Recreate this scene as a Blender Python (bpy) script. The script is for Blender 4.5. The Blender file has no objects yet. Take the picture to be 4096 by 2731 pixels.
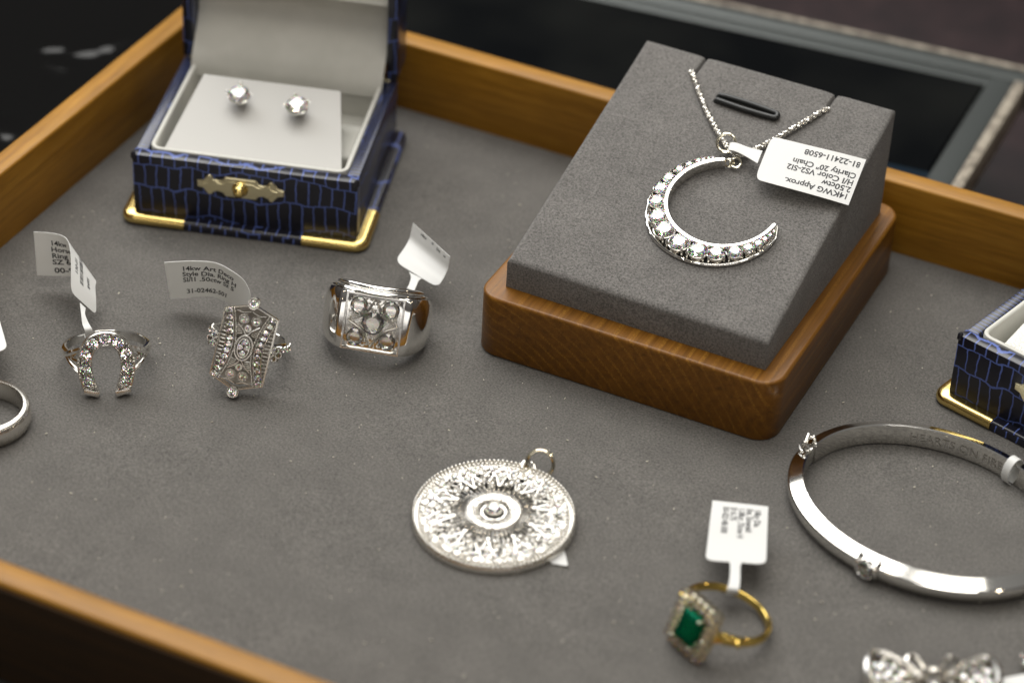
import bpy, bmesh, math, random
from math import sin, cos, pi, radians, sqrt, atan2
from mathutils import Vector as V, Matrix as M
random.seed(7)
S = 0.001                                     # every length below is in millimetres
scene = bpy.context.scene
# ------------------------------------------------------------------ camera
CAM = V((118.01, -503.29, 375.83)); YAW, PITCH, ROLL = map(radians, (-23.67, 35.87, 3.32)); FPX = 10787.3
W_ = V((sin(YAW)*cos(PITCH), cos(YAW)*cos(PITCH), -sin(PITCH)))
R0 = V((cos(YAW), -sin(YAW), 0)); U0 = R0.cross(W_)
R_ = R0*cos(ROLL) + U0*sin(ROLL); U_ = -R0*sin(ROLL) + U0*cos(ROLL)
cd = bpy.data.cameras.new('camera'); cam = bpy.data.objects.new('camera', cd); scene.collection.objects.link(cam)
cam.matrix_world = M(((R_.x, U_.x, -W_.x, CAM.x*S), (R_.y, U_.y, -W_.y, CAM.y*S), (R_.z, U_.z, -W_.z, CAM.z*S), (0, 0, 0, 1)))
cd.sensor_width = 36; cd.lens = FPX/4096*36; cd.clip_start = .01; cd.clip_end = 50
cd.dof.use_dof = True; cd.dof.focus_distance = 0.626; cd.dof.aperture_fstop = 9.2; cd.dof.aperture_blades = 0
scene.camera = cam
# ------------------------------------------------------------------ world and lamps
wd = bpy.data.worlds.new('World'); scene.world = wd; wd.use_nodes = True
nt = wd.node_tree; nt.nodes.clear()
tc = nt.nodes.new('ShaderNodeTexCoord'); sx = nt.nodes.new('ShaderNodeSeparateXYZ'); rp = nt.nodes.new('ShaderNodeValToRGB')
mr = nt.nodes.new('ShaderNodeMapRange'); mr.inputs[1].default_value = -1; mr.inputs[2].default_value = 1
bg = nt.nodes.new('ShaderNodeBackground'); wo = nt.nodes.new('ShaderNodeOutputWorld')
nt.links.new(tc.outputs['Generated'], sx.inputs[0]); nt.links.new(sx.outputs[2], mr.inputs[0]); nt.links.new(mr.outputs[0], rp.inputs[0])
nt.links.new(rp.outputs[0], bg.inputs[0]); nt.links.new(bg.outputs[0], wo.inputs[0])
cr = rp.color_ramp; cr.elements[0].position = 0; cr.elements[0].color = (.03, .022, .014, 1); cr.elements[1].position = 1; cr.elements[1].color = (.22, .215, .205, 1)
for p_, c_ in ((.5, (.03, .023, .017, 1)), (.57, (.04, .034, .03, 1)), (.66, (.07, .064, .06, 1)), (.8, (.13, .125, .12, 1))):
    e_ = cr.elements.new(p_); e_.color = c_
bg.inputs[1].default_value = 1.0
TGT = V((-80, -50, 0))
def lamp(name, az, el, dist, sx_, sy_, watt, col, tgt=TGT):
    """an area lamp seen from the tray at azimuth az (0 = straight away from the camera) and elevation el"""
    a = radians(az) + YAW
    d = V((sin(a)*cos(radians(el)), cos(a)*cos(radians(el)), sin(radians(el))))
    ld = bpy.data.lights.new(name, 'AREA'); ld.shape = 'RECTANGLE'; ld.size = sx_; ld.size_y = sy_; ld.energy = watt; ld.color = col
    o = bpy.data.objects.new(name, ld); scene.collection.objects.link(o)
    o.location = (tgt*S) + d*dist; o.rotation_euler = (-d).to_track_quat('-Z', 'Y').to_euler()
    return o
lamp('window_light', -7, 60, 1.5, 1.15, 1.45, 26.0, (1.0, .985, .95))
lamp('left_window', -50, 41, 1.5, .8, .75, 8.0, (.97, .985, 1.0))
lamp('ceiling_panel', 180, 80, 1.6, 1.1, .62, 5.6, (1.0, .96, .88))
lamp('low_fill', 180, 13, 1.8, 1.7, .24, 1.7, (1.0, .97, .93))  # unseen low fill behind the camera, added for reflections in the metal
for el in (40, 56): lamp('stone_fill', 180, el, 1.7, 1.1, .05, 1.7, (1.0, .96, .90))  # unseen strips added behind the camera to brighten the stones
for az, el, k in ((70, 38, 1), (112, 52, 1.3), (-140, 42, 1.3), (140, 34, 1.), (-112, 62, 1.), (-150, 24, .9), (95, 24, 1)):
    lamp('glint_light', az, el, 1.6, .035, .035, .25*k, (1.0, .84, .62))  # small lamps for the warm glints, more of them added for gem sparkle
scene.view_settings.view_transform = 'Standard'; scene.view_settings.look = 'None'
scene.view_settings.exposure = 0.14; scene.view_settings.gamma = 1
cy = scene.cycles; cy.max_bounces = 12; cy.transmission_bounces = 10; cy.glossy_bounces = 5; cy.diffuse_bounces = 3
cy.caustics_reflective = False; cy.caustics_refractive = False; cy.sample_clamp_indirect = 12; cy.use_denoising = True
cy.blur_glossy = .3
try: cy.denoiser = 'OPENIMAGEDENOISE'
except Exception: pass

# ------------------------------------------------------------------ placing
def ray(px, py): return (W_ + R_*((px-2048)/FPX) - U_*((py-1365.5)/FPX))
def at(px, py, z=0):
    d = ray(px, py); return CAM + d*((z-CAM.z)/d.z)
def atp(px, py, P0, n):
    d = ray(px, py); return CAM + d*((P0-CAM).dot(n)/d.dot(n))
# ------------------------------------------------------------------ materials
def mat(name, col=(.5, .5, .5), rough=.5, metal=0., **k):
    m = bpy.data.materials.new(name); m.use_nodes = True
    b = m.node_tree.nodes['Principled BSDF']
    b.inputs['Base Color'].default_value = (*col, 1); b.inputs['Roughness'].default_value = rough; b.inputs['Metallic'].default_value = metal
    for kk, v in k.items(): b.inputs[kk.replace('_', ' ')].default_value = v
    return m
class N:
    """small node helper; coordinates in mm"""
    def __init__(s, m, coord='Object', scale=1000, rot=(0, 0, 0)):
        s.t = m.node_tree; s.b = s.t.nodes['Principled BSDF']
        tc = s.t.nodes.new('ShaderNodeTexCoord'); mp = s.t.nodes.new('ShaderNodeMapping')
        mp.inputs['Scale'].default_value = (scale,)*3 if not isinstance(scale, tuple) else scale; mp.inputs['Rotation'].default_value = rot
        s.t.links.new(tc.outputs[coord], mp.inputs[0]); s.co = mp.outputs[0]
    def n(s, typ, **k):
        x = s.t.nodes.new(typ)
        for a, v in k.items():
            if a.startswith('i_'):
                a = a[2:]; x.inputs[int(a) if a.isdigit() else a.replace('_', ' ')].default_value = v
            else: setattr(x, a, v)
        return x
    def l(s, a, b): s.t.links.new(a, b)
    def noise(s, sc, det=3, rough=.55, co=None, dist=0):
        x = s.n('ShaderNodeTexNoise'); x.inputs['Scale'].default_value = sc; x.inputs['Detail'].default_value = det; x.inputs['Roughness'].default_value = rough; x.inputs['Distortion'].default_value = dist
        s.l(co or s.co, x.inputs['Vector']); return x.outputs[0]
    def ramp(s, fac, stops, interp='LINEAR'):
        x = s.n('ShaderNodeValToRGB'); c = x.color_ramp; c.interpolation = interp
        c.elements[0].position, c.elements[0].color = stops[0][0], (*stops[0][1], 1)
        c.elements[1].position, c.elements[1].color = stops[-1][0], (*stops[-1][1], 1)
        for p, col in stops[1:-1]:
            e = c.elements.new(p); e.color = (*col, 1)
        s.l(fac, x.inputs[0]); return x.outputs[0]
    def mix(s, fac, a, b, mode='MIX'):
        x = s.n('ShaderNodeMix', data_type='RGBA', blend_type=mode)
        for i, v in ((0, fac), (6, a), (7, b)):
            if hasattr(v, 'links'): s.l(v, x.inputs[i])
            else: x.inputs[i].default_value = v if i == 0 else (*v, 1)
        return x.outputs[2]
    def bump(s, h, dist, strength=1., prev=None):
        x = s.n('ShaderNodeBump'); x.inputs['Strength'].default_value = strength; x.inputs['Distance'].default_value = dist*S
        s.l(h, x.inputs['Height'])
        if prev: s.l(prev, x.inputs['Normal'])
        s.l(x.outputs[0], s.b.inputs['Normal']); return x.outputs[0]
    def col(s, c): s.l(c, s.b.inputs['Base Color'])
    def rough(s, fac, a, b):
        x = s.n('ShaderNodeMapRange'); x.inputs[3].default_value = a; x.inputs[4].default_value = b; s.l(fac, x.inputs[0]); s.l(x.outputs[0], s.b.inputs['Roughness'])

def suede(name, dark, light, soft=1.):
    m = mat(name, light, .95, 0, Sheen_Weight=.12, Sheen_Roughness=.5); n = N(m)
    n1 = n.noise(1.95, 5, .78); n2 = n.noise(.11, 3, .5); n3 = n.noise(3.2, 2, .5)
    c = n.ramp(n1, [(.33, dark), (.48, tuple((a+b)*.5 for a, b in zip(dark, light))), (.62, light)])
    c = n.mix(.42, c, n.ramp(n2, [(.3, (.38,)*3), (.7, (.62,)*3)]), 'OVERLAY')
    pores = n.ramp(n3, [(.30, (.55,)*3), (.42, (1, 1, 1))]); c = n.mix(.8*soft, c, pores, 'MULTIPLY')
    n.col(c); n.bump(n1, .42, 1.); return m
FELT = suede('felt_grey', (.046, .0425, .038), (.172, .161, .146))
SUEDE = suede('suede_grey', (.053, .050, .046), (.228, .215, .202))

def wood(name, dark, mid, light, along, rough=.42, coat=.06, ringc=None, scale=1.):
    m = mat(name, mid, rough, 0, Coat_Weight=coat, Coat_Roughness=.22, Specular_IOR_Level=.28); n = N(m)
    mp = n.n('ShaderNodeMapping'); k = [.55*scale]*3; k['xyz'.index(along)] = .022*scale; mp.inputs['Scale'].default_value = k
    n.l(n.co, mp.inputs[0]); w1 = n.noise(1., 5, .62, mp.outputs[0], .4)
    k2 = [4.]*3; k2['xyz'.index(along)] = .12; mp2 = n.n('ShaderNodeMapping'); mp2.inputs['Scale'].default_value = k2; n.l(n.co, mp2.inputs[0])
    w2 = n.noise(1., 4, .6, mp2.outputs[0]); big = n.noise(.045, 3)
    c = n.ramp(w1, [(.22, dark), (.5, mid), (.80, light)])
    c = n.mix(.42, c, n.ramp(w2, [(.35, (.28,)*3), (.62, (.62,)*3)]), 'OVERLAY')
    c = n.mix(.35, c, n.ramp(big, [(.3, (.35,)*3), (.7, (.65,)*3)]), 'OVERLAY')
    n.col(c); n.bump(w2, .05, .4); n.rough(w1, rough-.05, rough+.14); return m, n, c
OAK_X, _, _ = wood('oak_along_x', (.18, .080, .006), (.285, .130, .011), (.37, .185, .024), 'x')
OAK_Y, _, _ = wood('oak_along_y', (.18, .080, .006), (.285, .130, .011), (.37, .185, .024), 'y')
WALNUT, n_, c_ = wood('stained_block_wood', (.088, .034, .003), (.165, .066, .006), (.24, .102, .012), 'y', .38, .10)
DKW, _, _ = wood('shade_dark_wood', (.010, .005, .001), (.022, .010, .002), (.04, .018, .004), 'x', .85, 0)  # near-black tone carries the shade of the near rail's outer face
# growth rings: end grain pores showing gold on the front of the block
tw = n_.n('ShaderNodeVectorMath', operation='MULTIPLY_ADD'); tw.inputs[1].default_value = (1, .10, 1); tw.inputs[2].default_value = (15, 0, 45)
n_.l(n_.co, tw.inputs[0])
wv = n_.n('ShaderNodeTexWave', wave_type='RINGS', rings_direction='Y'); wv.inputs['Scale'].default_value = .125; wv.inputs['Distortion'].default_value = 3.4; wv.inputs['Detail'].default_value = 2; wv.inputs['Detail Scale'].default_value = .55
n_.l(tw.outputs[0], wv.inputs['Vector'])
pore = n_.noise(2.6, 3, .7)
line = n_.ramp(wv.outputs['Fac'], [(.78, (0, 0, 0)), (.95, (1, 1, 1)), (1., (.8,)*3)])
pm = n_.ramp(pore, [(.42, (0, 0, 0)), (.6, (1, 1, 1))]); fm = n_.mix(1., line, pm, 'MULTIPLY')
fm2 = n_.mix(1., n_.mix(1., fm, n_.ramp(n_.noise(.09, 2), [(.35, (.25,)*3), (.65, (1, 1, 1))]), 'MULTIPLY'), (.7,)*3, 'MULTIPLY')
n_.col(n_.mix(fm2, c_, (.42, .205, .028)))

def metal(name, col, rough=.09, nz=.05):
    m = mat(name, col, rough, 1.); n = N(m)
    n.rough(n.noise(.5, 4, .6), rough, rough+nz); n.bump(n.noise(.35, 2, .5), .03, .25); return m
WGOLD = metal('white_gold', (.80, .785, .75), .07)
FILI = metal('frosted_white_gold', (.80, .785, .75), .42, .15)
WGOLD2 = metal('white_gold_satin', (.74, .715, .665), .2, .12)
OXID = metal('oxidised_white_gold', (.26, .24, .21), .34, .15)
YGOLD = metal('yellow_gold', (.86, .62, .17), .10)
PGOLD = metal('pale_gold', (.84, .79, .64), .12)
BRASS = metal('brass', (.80, .60, .22), .16, .12)
BRASSD = metal('brass_plate', (.76, .68, .44), .30, .12)
DIA = bpy.data.materials.new('diamond'); DIA.use_nodes = True; t = DIA.node_tree; t.nodes.clear()
prev = None
for ior, c in ((2.39, (1, 0, 0, 1)), (2.42, (0, .99, 0, 1)), (2.46, (0, 0, .975, 1))):        # dispersion: red, green and blue bend differently
    g = t.nodes.new('ShaderNodeBsdfGlass'); g.inputs['IOR'].default_value = ior; g.inputs['Roughness'].default_value = 0.0; g.inputs['Color'].default_value = c
    if prev is None: prev = g.outputs[0]
    else: ad = t.nodes.new('ShaderNodeAddShader'); t.links.new(prev, ad.inputs[0]); t.links.new(g.outputs[0], ad.inputs[1]); prev = ad.outputs[0]
g = t.nodes.new('ShaderNodeBsdfGlass'); g.inputs['IOR'].default_value = 2.42; g.inputs['Roughness'].default_value = 0.0; g.inputs['Color'].default_value = (1, .995, .98, 1)
mx = t.nodes.new('ShaderNodeMixShader'); mx.inputs[0].default_value = .05; t.links.new(g.outputs[0], mx.inputs[1]); t.links.new(prev, mx.inputs[2])
o = t.nodes.new('ShaderNodeOutputMaterial'); t.links.new(mx.outputs[0], o.inputs[0])
EMER = bpy.data.materials.new('emerald'); EMER.use_nodes = True; t = EMER.node_tree; t.nodes.clear()
g = t.nodes.new('ShaderNodeBsdfGlass'); g.inputs['IOR'].default_value = 1.58; g.inputs['Color'].default_value = (.05, .62, .36, 1)
g2 = t.nodes.new('ShaderNodeBsdfDiffuse'); g2.inputs['Color'].default_value = (.004, .10, .055, 1); mx = t.nodes.new('ShaderNodeMixShader'); mx.inputs[0].default_value = .35
o = t.nodes.new('ShaderNodeOutputMaterial'); t.links.new(g.outputs[0], mx.inputs[1]); t.links.new(g2.outputs[0], mx.inputs[2]); t.links.new(mx.outputs[0], o.inputs[0])
PAPER = mat('tag_paper', (.83, .83, .815), .42, 0, Coat_Weight=.15, Coat_Roughness=.2, Subsurface_Weight=.0)
n = N(PAPER); n.bump(n.noise(.25, 2), .12, .35)
tl = n.n('ShaderNodeBsdfTranslucent'); tl.inputs[0].default_value = (.80, .79, .75, 1); mxp = n.n('ShaderNodeMixShader'); mxp.inputs[0].default_value = .33
n.l(n.b.outputs[0], mxp.inputs[1]); n.l(tl.outputs[0], mxp.inputs[2]); n.l(mxp.outputs[0], [q for q in n.t.nodes if q.type == 'OUTPUT_MATERIAL'][0].inputs[0])
INK = mat('ink', (.018, .018, .02), .6)
IVORY = mat('ivory_cloth', (.70, .69, .63), .75); n = N(IVORY); n.col(n.ramp(n.noise(.12, 3), [(.3, (.52, .515, .47)), (.7, (.58, .57, .525))])); n.bump(n.noise(5, 2), .03, .4)
IVLEATH = mat('ivory_leather', (.78, .77, .72), .45); n = N(IVLEATH)
vo = n.n('ShaderNodeTexVoronoi', feature='DISTANCE_TO_EDGE'); vo.inputs['Scale'].default_value = 1.05; n.l(n.co, vo.inputs['Vector'])
n.bump(n.ramp(vo.outputs['Distance'], [(.0, (0, 0, 0)), (.16, (1, 1, 1))]), .18, .7)
CORD = mat('elastic_cord', (.010, .011, .011), .42)
def croc(name, bw=2.95, bh=6.9):
    m = mat(name, (.01, .01, .02), .3, 0, Coat_Weight=.15, Coat_Roughness=.25); n = N(m, 'UV', 1)
    d = n.n('ShaderNodeTexNoise'); d.inputs['Scale'].default_value = .085; d.inputs['Detail'].default_value = 1.; n.l(n.co, d.inputs['Vector'])
    d2 = n.n('ShaderNodeTexNoise'); d2.inputs['Scale'].default_value = .55; d2.inputs['Detail'].default_value = 1.5; n.l(n.co, d2.inputs['Vector'])
    a = n.n('ShaderNodeVectorMath', operation='MULTIPLY_ADD'); a.inputs[1].default_value = (1.6, 7, 0); n.l(d.outputs['Color'], a.inputs[0]); n.l(n.co, a.inputs[2])
    a2 = n.n('ShaderNodeVectorMath', operation='MULTIPLY_ADD'); a2.inputs[1].default_value = (.7, .8, 0); n.l(d2.outputs['Color'], a2.inputs[0]); n.l(a.outputs[0], a2.inputs[2])
    b = n.n('ShaderNodeTexBrick'); b.offset = .5; b.inputs['Scale'].default_value = 1; b.inputs['Brick Width'].default_value = bw; b.inputs['Row Height'].default_value = bh
    b.inputs['Mortar Size'].default_value = .23; b.inputs['Mortar Smooth'].default_value = .5
    b.inputs['Color1'].default_value = (.006, .006, .012, 1); b.inputs['Color2'].default_value = (.010, .010, .018, 1); b.inputs['Mortar'].default_value = (.075, .115, .34, 1)
    n.l(a2.outputs[0], b.inputs['Vector']); n.col(n.mix(.5, b.outputs['Color'], n.ramp(n.noise(3, 3), [(.3, (.3,)*3), (.7, (.7,)*3)]), 'OVERLAY'))
    n.bump(b.outputs['Fac'], .3, -.9); n.rough(b.outputs['Fac'], .28, .5); return m
CROC = croc('crocodile_print_leather')
# ------------------------------------------------------------------ mesh builder
class MB:
    def __init__(s): s.v = []; s.f = []; s.sm = []; s.uvm = []
    def add(s, vs, fs, smooth=True, T=None, uv=0):
        k = len(s.v); s.v += [tuple(T @ V(p)) if T is not None else tuple(p) for p in vs]
        for f in fs: s.f.append([i+k for i in f]); s.sm.append(smooth); s.uvm.append(uv)
        return s
    def bm(s, b, smooth=True, T=None, uv=0):
        b.verts.ensure_lookup_table(); b.verts.index_update()
        s.add([v.co[:] for v in b.verts], [[v.index for v in f.verts] for f in b.faces], smooth, T, uv); b.free(); return s
    def rbox(s, x0, x1, y0, y1, z0, z1, r=.5, seg=2, T=None, uv=0, smooth=True):
        b = bmesh.new(); bmesh.ops.create_cube(b, size=1)
        for v in b.verts: v.co = V(((x0+x1)/2+v.co.x*(x1-x0), (y0+y1)/2+v.co.y*(y1-y0), (z0+z1)/2+v.co.z*(z1-z0)))
        if r > 0: bmesh.ops.bevel(b, geom=b.edges[:], offset=r, segments=seg, profile=.5, affect='EDGES')
        return s.bm(b, smooth, T, uv)
    def tube(s, path, rad, closed=False, seg=8, flat=1., up=None, T=None):
        P = [V(p) for p in path]; n = len(P); rad = rad if isinstance(rad, (list, tuple)) else [rad]*n
        vs = []; fs = []; prev = None
        for i in range(n):
            a = P[(i-1) % n] if closed or i else P[0]; b = P[(i+1) % n] if closed or i < n-1 else P[-1]
            t = (b-a).normalized() if (b-a).length > 1e-9 else V((0, 0, 1))
            if up is not None: x = V(up(i) if callable(up) else up)
            elif prev is None: x = V((0, 0, 1)) if abs(t.z) < .9 else V((1, 0, 0))
            else: x = prev
            x = (x - t*x.dot(t)).normalized(); prev = x; y = t.cross(x)
            for k in range(seg):
                q = 2*pi*k/seg; vs.append(P[i] + x*(cos(q)*rad[i]*flat) + y*(sin(q)*rad[i]))
        m = n if closed else n-1
        for i in range(m):
            for k in range(seg):
                a, b = i*seg, ((i+1) % n)*seg; fs.append([a+k, a+(k+1) % seg, b+(k+1) % seg, b+k])
        if not closed: fs.append(list(range(seg))[::-1]); fs.append([(n-1)*seg+k for k in range(seg)])
        return s.add([tuple(q) for q in vs], fs, True, T)
    def torus(s, c, nrm, R, r, n=40, seg=8, a0=0, a1=360, flat=1., T=None):
        q = V(nrm).to_track_quat('Z', 'Y').to_matrix(); c = V(c); full = abs(a1-a0) >= 360
        pts = [c + q @ V((R*cos(a), R*sin(a), 0)) for a in [radians(a0+(a1-a0)*i/(n if full else n-1)) for i in range(n)]]
        nn = q @ V((0, 0, 1)); return s.tube(pts, r, full, seg, flat, nn, T)
    def ball(s, c, r, T=None, sub=1):
        b = bmesh.new(); bmesh.ops.create_icosphere(b, subdivisions=sub, radius=1)
        for v in b.verts: v.co = V((c[0]+v.co.x*r, c[1]+v.co.y*r, c[2]+v.co.z*r))
        return s.bm(b, True, T)
    def lathe(s, prof, seg=24, T=None):
        vs = []; fs = []; n = len(prof)
        for k in range(seg):
            a = 2*pi*k/seg
            for r, z in prof: vs.append((r*cos(a), r*sin(a), z))
        for k in range(seg):
            for i in range(n-1):
                a, b = k*n, ((k+1) % seg)*n; fs.append([a+i, b+i, b+i+1, a+i+1])
        return s.add(vs, fs, True, T)
    def prism(s, poly, z0, z1, bev=0, T=None, seg=1, smooth=True, uv=0):
        b = bmesh.new(); vs = [b.verts.new((x, y, z0)) for x, y in poly]; f = b.faces.new(vs)
        r = bmesh.ops.extrude_face_region(b, geom=[f]); bmesh.ops.translate(b, verts=[e for e in r['geom'] if isinstance(e, bmesh.types.BMVert)], vec=(0, 0, z1-z0))
        bmesh.ops.recalc_face_normals(b, faces=b.faces[:])
        if bev:
            ed = [e for e in b.edges if abs(e.verts[0].co.z-z1) < 1e-6 and abs(e.verts[1].co.z-z1) < 1e-6]
            bmesh.ops.bevel(b, geom=ed, offset=bev, segments=max(1, seg), profile=.5, affect='EDGES')
        return s.bm(b, smooth, T, uv)
    def grid(s, fn, nu, nv, closeu=False, smooth=True, T=None, uv=0):
        vs = [tuple(fn(i/(nu if closeu else nu-1), j/(nv-1))) for i in range(nu) for j in range(nv)]
        fs = [[i*nv+j, ((i+1) % nu)*nv+j, ((i+1) % nu)*nv+j+1, i*nv+j+1] for i in range(nu if closeu else nu-1) for j in range(nv-1)]
        return s.add(vs, fs, smooth, T, uv)
    def sweep(s, path, sec, closed=True, T=None, cyc=True, uv=0):
        """2-D path in the xy plane, section [(out, z)]"""
        n = len(path); vs = []; fs = []; m = len(sec)
        for i in range(n):
            a = V(path[(i-1) % n] if closed or i else path[0]); b = V(path[(i+1) % n] if closed or i < n-1 else path[-1]); t = (b-a).normalized(); o = V((t.y, -t.x))
            for r, z in sec: vs.append((path[i][0]+o.x*r, path[i][1]+o.y*r, z))
        for i in range(n if closed else n-1):
            for j in range(m if cyc else m-1):
                a, b = i*m, ((i+1) % n)*m; fs.append([a+j, b+j, b+(j+1) % m, a+(j+1) % m])
        if not closed and cyc: fs.append(list(range(m))); fs.append([(n-1)*m+j for j in range(m)][::-1])
        return s.add(vs, fs, True, T, uv)
    def mesh(s, name, m, ang=38, fixn=True):
        me = bpy.data.meshes.new(name); me.from_pydata([(a*S, b*S, c*S) for a, b, c in s.v], [], s.f)
        uvl = me.uv_layers.new(name='UVMap').data
        for p, um in zip(me.polygons, s.uvm):
            nn = p.normal; ax = max(range(3), key=lambda i: abs(nn[i]))
            for li in p.loop_indices:
                x, y, z = (c/S for c in me.vertices[me.loops[li].vertex_index].co)
                if um == 1: u = (y*2.1, x+z)                # walls that run away from the viewer: dense crosswise lines
                else: u = ((x, z), (y, z), (x, y))[(1, 0, 2)[ax]] if ax != 2 else (x, y*.5+9)
                if um == 0 and ax == 0: u = (y, z)
                uvl[li].uv = u
        if fixn:
            b = bmesh.new(); b.from_mesh(me); bmesh.ops.recalc_face_normals(b, faces=b.faces[:]); b.to_mesh(me); b.free()
        me.polygons.foreach_set('use_smooth', s.sm); me.update()
        try: me.set_sharp_from_angle(angle=radians(ang))
        except Exception: pass
        me.materials.append(m); return me
    def build(s, name, m, parent=None, ang=38, **k):
        o = bpy.data.objects.new(name, s.mesh(name, m, ang)); scene.collection.objects.link(o)
        if parent: o.parent = parent
        for a, b in k.items(): o[a] = b
        return o
def thing(name, label, cat, mtx=None, group=None):
    o = bpy.data.objects.new(name, None); scene.collection.objects.link(o); o.empty_display_size = .005
    o['label'] = label; o['category'] = cat
    if group: o['group'] = group
    if mtx is not None:
        mt = mtx.copy(); mt.translation = mtx.translation*S; o.matrix_world = mt
    return o
def obj(name, me, parent, loc=(0, 0, 0), rot=None, scale=1.):
    o = bpy.data.objects.new(name, me); scene.collection.objects.link(o); o.parent = parent
    Rm = rot if rot is not None else M.Identity(3)
    o.matrix_local = M.Translation(V(loc)*S) @ Rm.to_4x4() @ M.Diagonal((scale, scale, scale, 1)) if not isinstance(scale, tuple) else M.Translation(V(loc)*S) @ Rm.to_4x4() @ M.Diagonal((*scale, 1))
    return o
def cr1(P, t):
    n = len(P)-1; x = min(max(t*n, 0), n-1e-6); i = int(x); f = x-i
    p0, p1, p2, p3 = P[max(i-1, 0)], P[i], P[i+1], P[min(i+2, n)]
    return .5*((2*p1)+(p2-p0)*f+(2*p0-5*p1+4*p2-p3)*f*f+(3*p1-p0-3*p2+p3)*f**3)
def struct(o): o['kind'] = 'structure'; return o
def frame(x, y, z, o): return M(((x[0], y[0], z[0], o[0]), (x[1], y[1], z[1], o[1]), (x[2], y[2], z[2], o[2]), (0, 0, 0, 1)))
def rot_to(nrm, spin=0): return V(nrm).to_track_quat('Z', 'Y').to_matrix() @ M.Rotation(spin, 3, 'Z')
def arc(cx, cy_, r, a0, a1, n): return [(cx+r*cos(radians(a0+(a1-a0)*i/(n-1))), cy_+r*sin(radians(a0+(a1-a0)*i/(n-1)))) for i in range(n)]
def rrect(x0, x1, y0, y1, r, n=6):
    return arc(x1-r, y1-r, r, 0, 90, n)+arc(x0+r, y1-r, r, 90, 180, n)+arc(x0+r, y0+r, r, 180, 270, n)+arc(x1-r, y0+r, r, 270, 360, n)
# gems ---------------------------------------------------------------
def hull(pts, name, m):
    b = bmesh.new()
    for p in pts: b.verts.new(V(p)*S)
    r = bmesh.ops.convex_hull(b, input=b.verts[:]); bmesh.ops.dissolve_limit(b, angle_limit=.01, verts=b.verts[:], edges=b.edges[:])
    bmesh.ops.recalc_face_normals(b, faces=b.faces[:])
    me = bpy.data.meshes.new(name); b.to_mesh(me); b.free(); me.materials.append(m); return me
def brilliant(name):
    P = []
    for k in range(8):
        a = 2*pi*k/8; P.append((.31*cos(a), .31*sin(a), .145)); a2 = a+pi/8; P.append((.415*cos(a2), .415*sin(a2), .082)); P.append((.115*cos(a2), .115*sin(a2), -.325))
    for k in range(16):
        a = 2*pi*k/16; P += [(.5*cos(a), .5*sin(a), .012), (.5*cos(a), .5*sin(a), -.012)]
    P.append((0, 0, -.43)); return hull(P, name, DIA)
BR = brilliant('brilliant_cut')
def small_gem():
    P = [(.3*cos(2*pi*k/8), .3*sin(2*pi*k/8), .16) for k in range(8)]+[(.5*cos(2*pi*(k+.5)/8), .5*sin(2*pi*(k+.5)/8), 0) for k in range(8)]+[(0, 0, -.4)]
    return hull(P, 'single_cut', DIA)
SG = small_gem()
def gem(parent, loc, d, nrm=(0, 0, 1), small=False, name='diamond', spin=None):
    return obj(name, SG if small else BR, parent, loc, rot_to(nrm, random.random()*6 if spin is None else spin), d)
def settle(root, px, py):
    """slide the thing along the sight line until its lowest point touches the felt"""
    for _ in range(3):
        bpy.context.view_layer.update(); lo = 9
        for c in root.children_recursive:
            if c.type == 'MESH' and 'price' not in c.name:
                mw = c.matrix_world
                for v in c.data.vertices:
                    z = (mw @ v.co).z
                    if z < lo: lo = z
        cur = root.matrix_world.translation/S; z = cur.z - lo/S
        root.location = at(px, py, z)*S
    bpy.context.view_layer.update()
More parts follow.
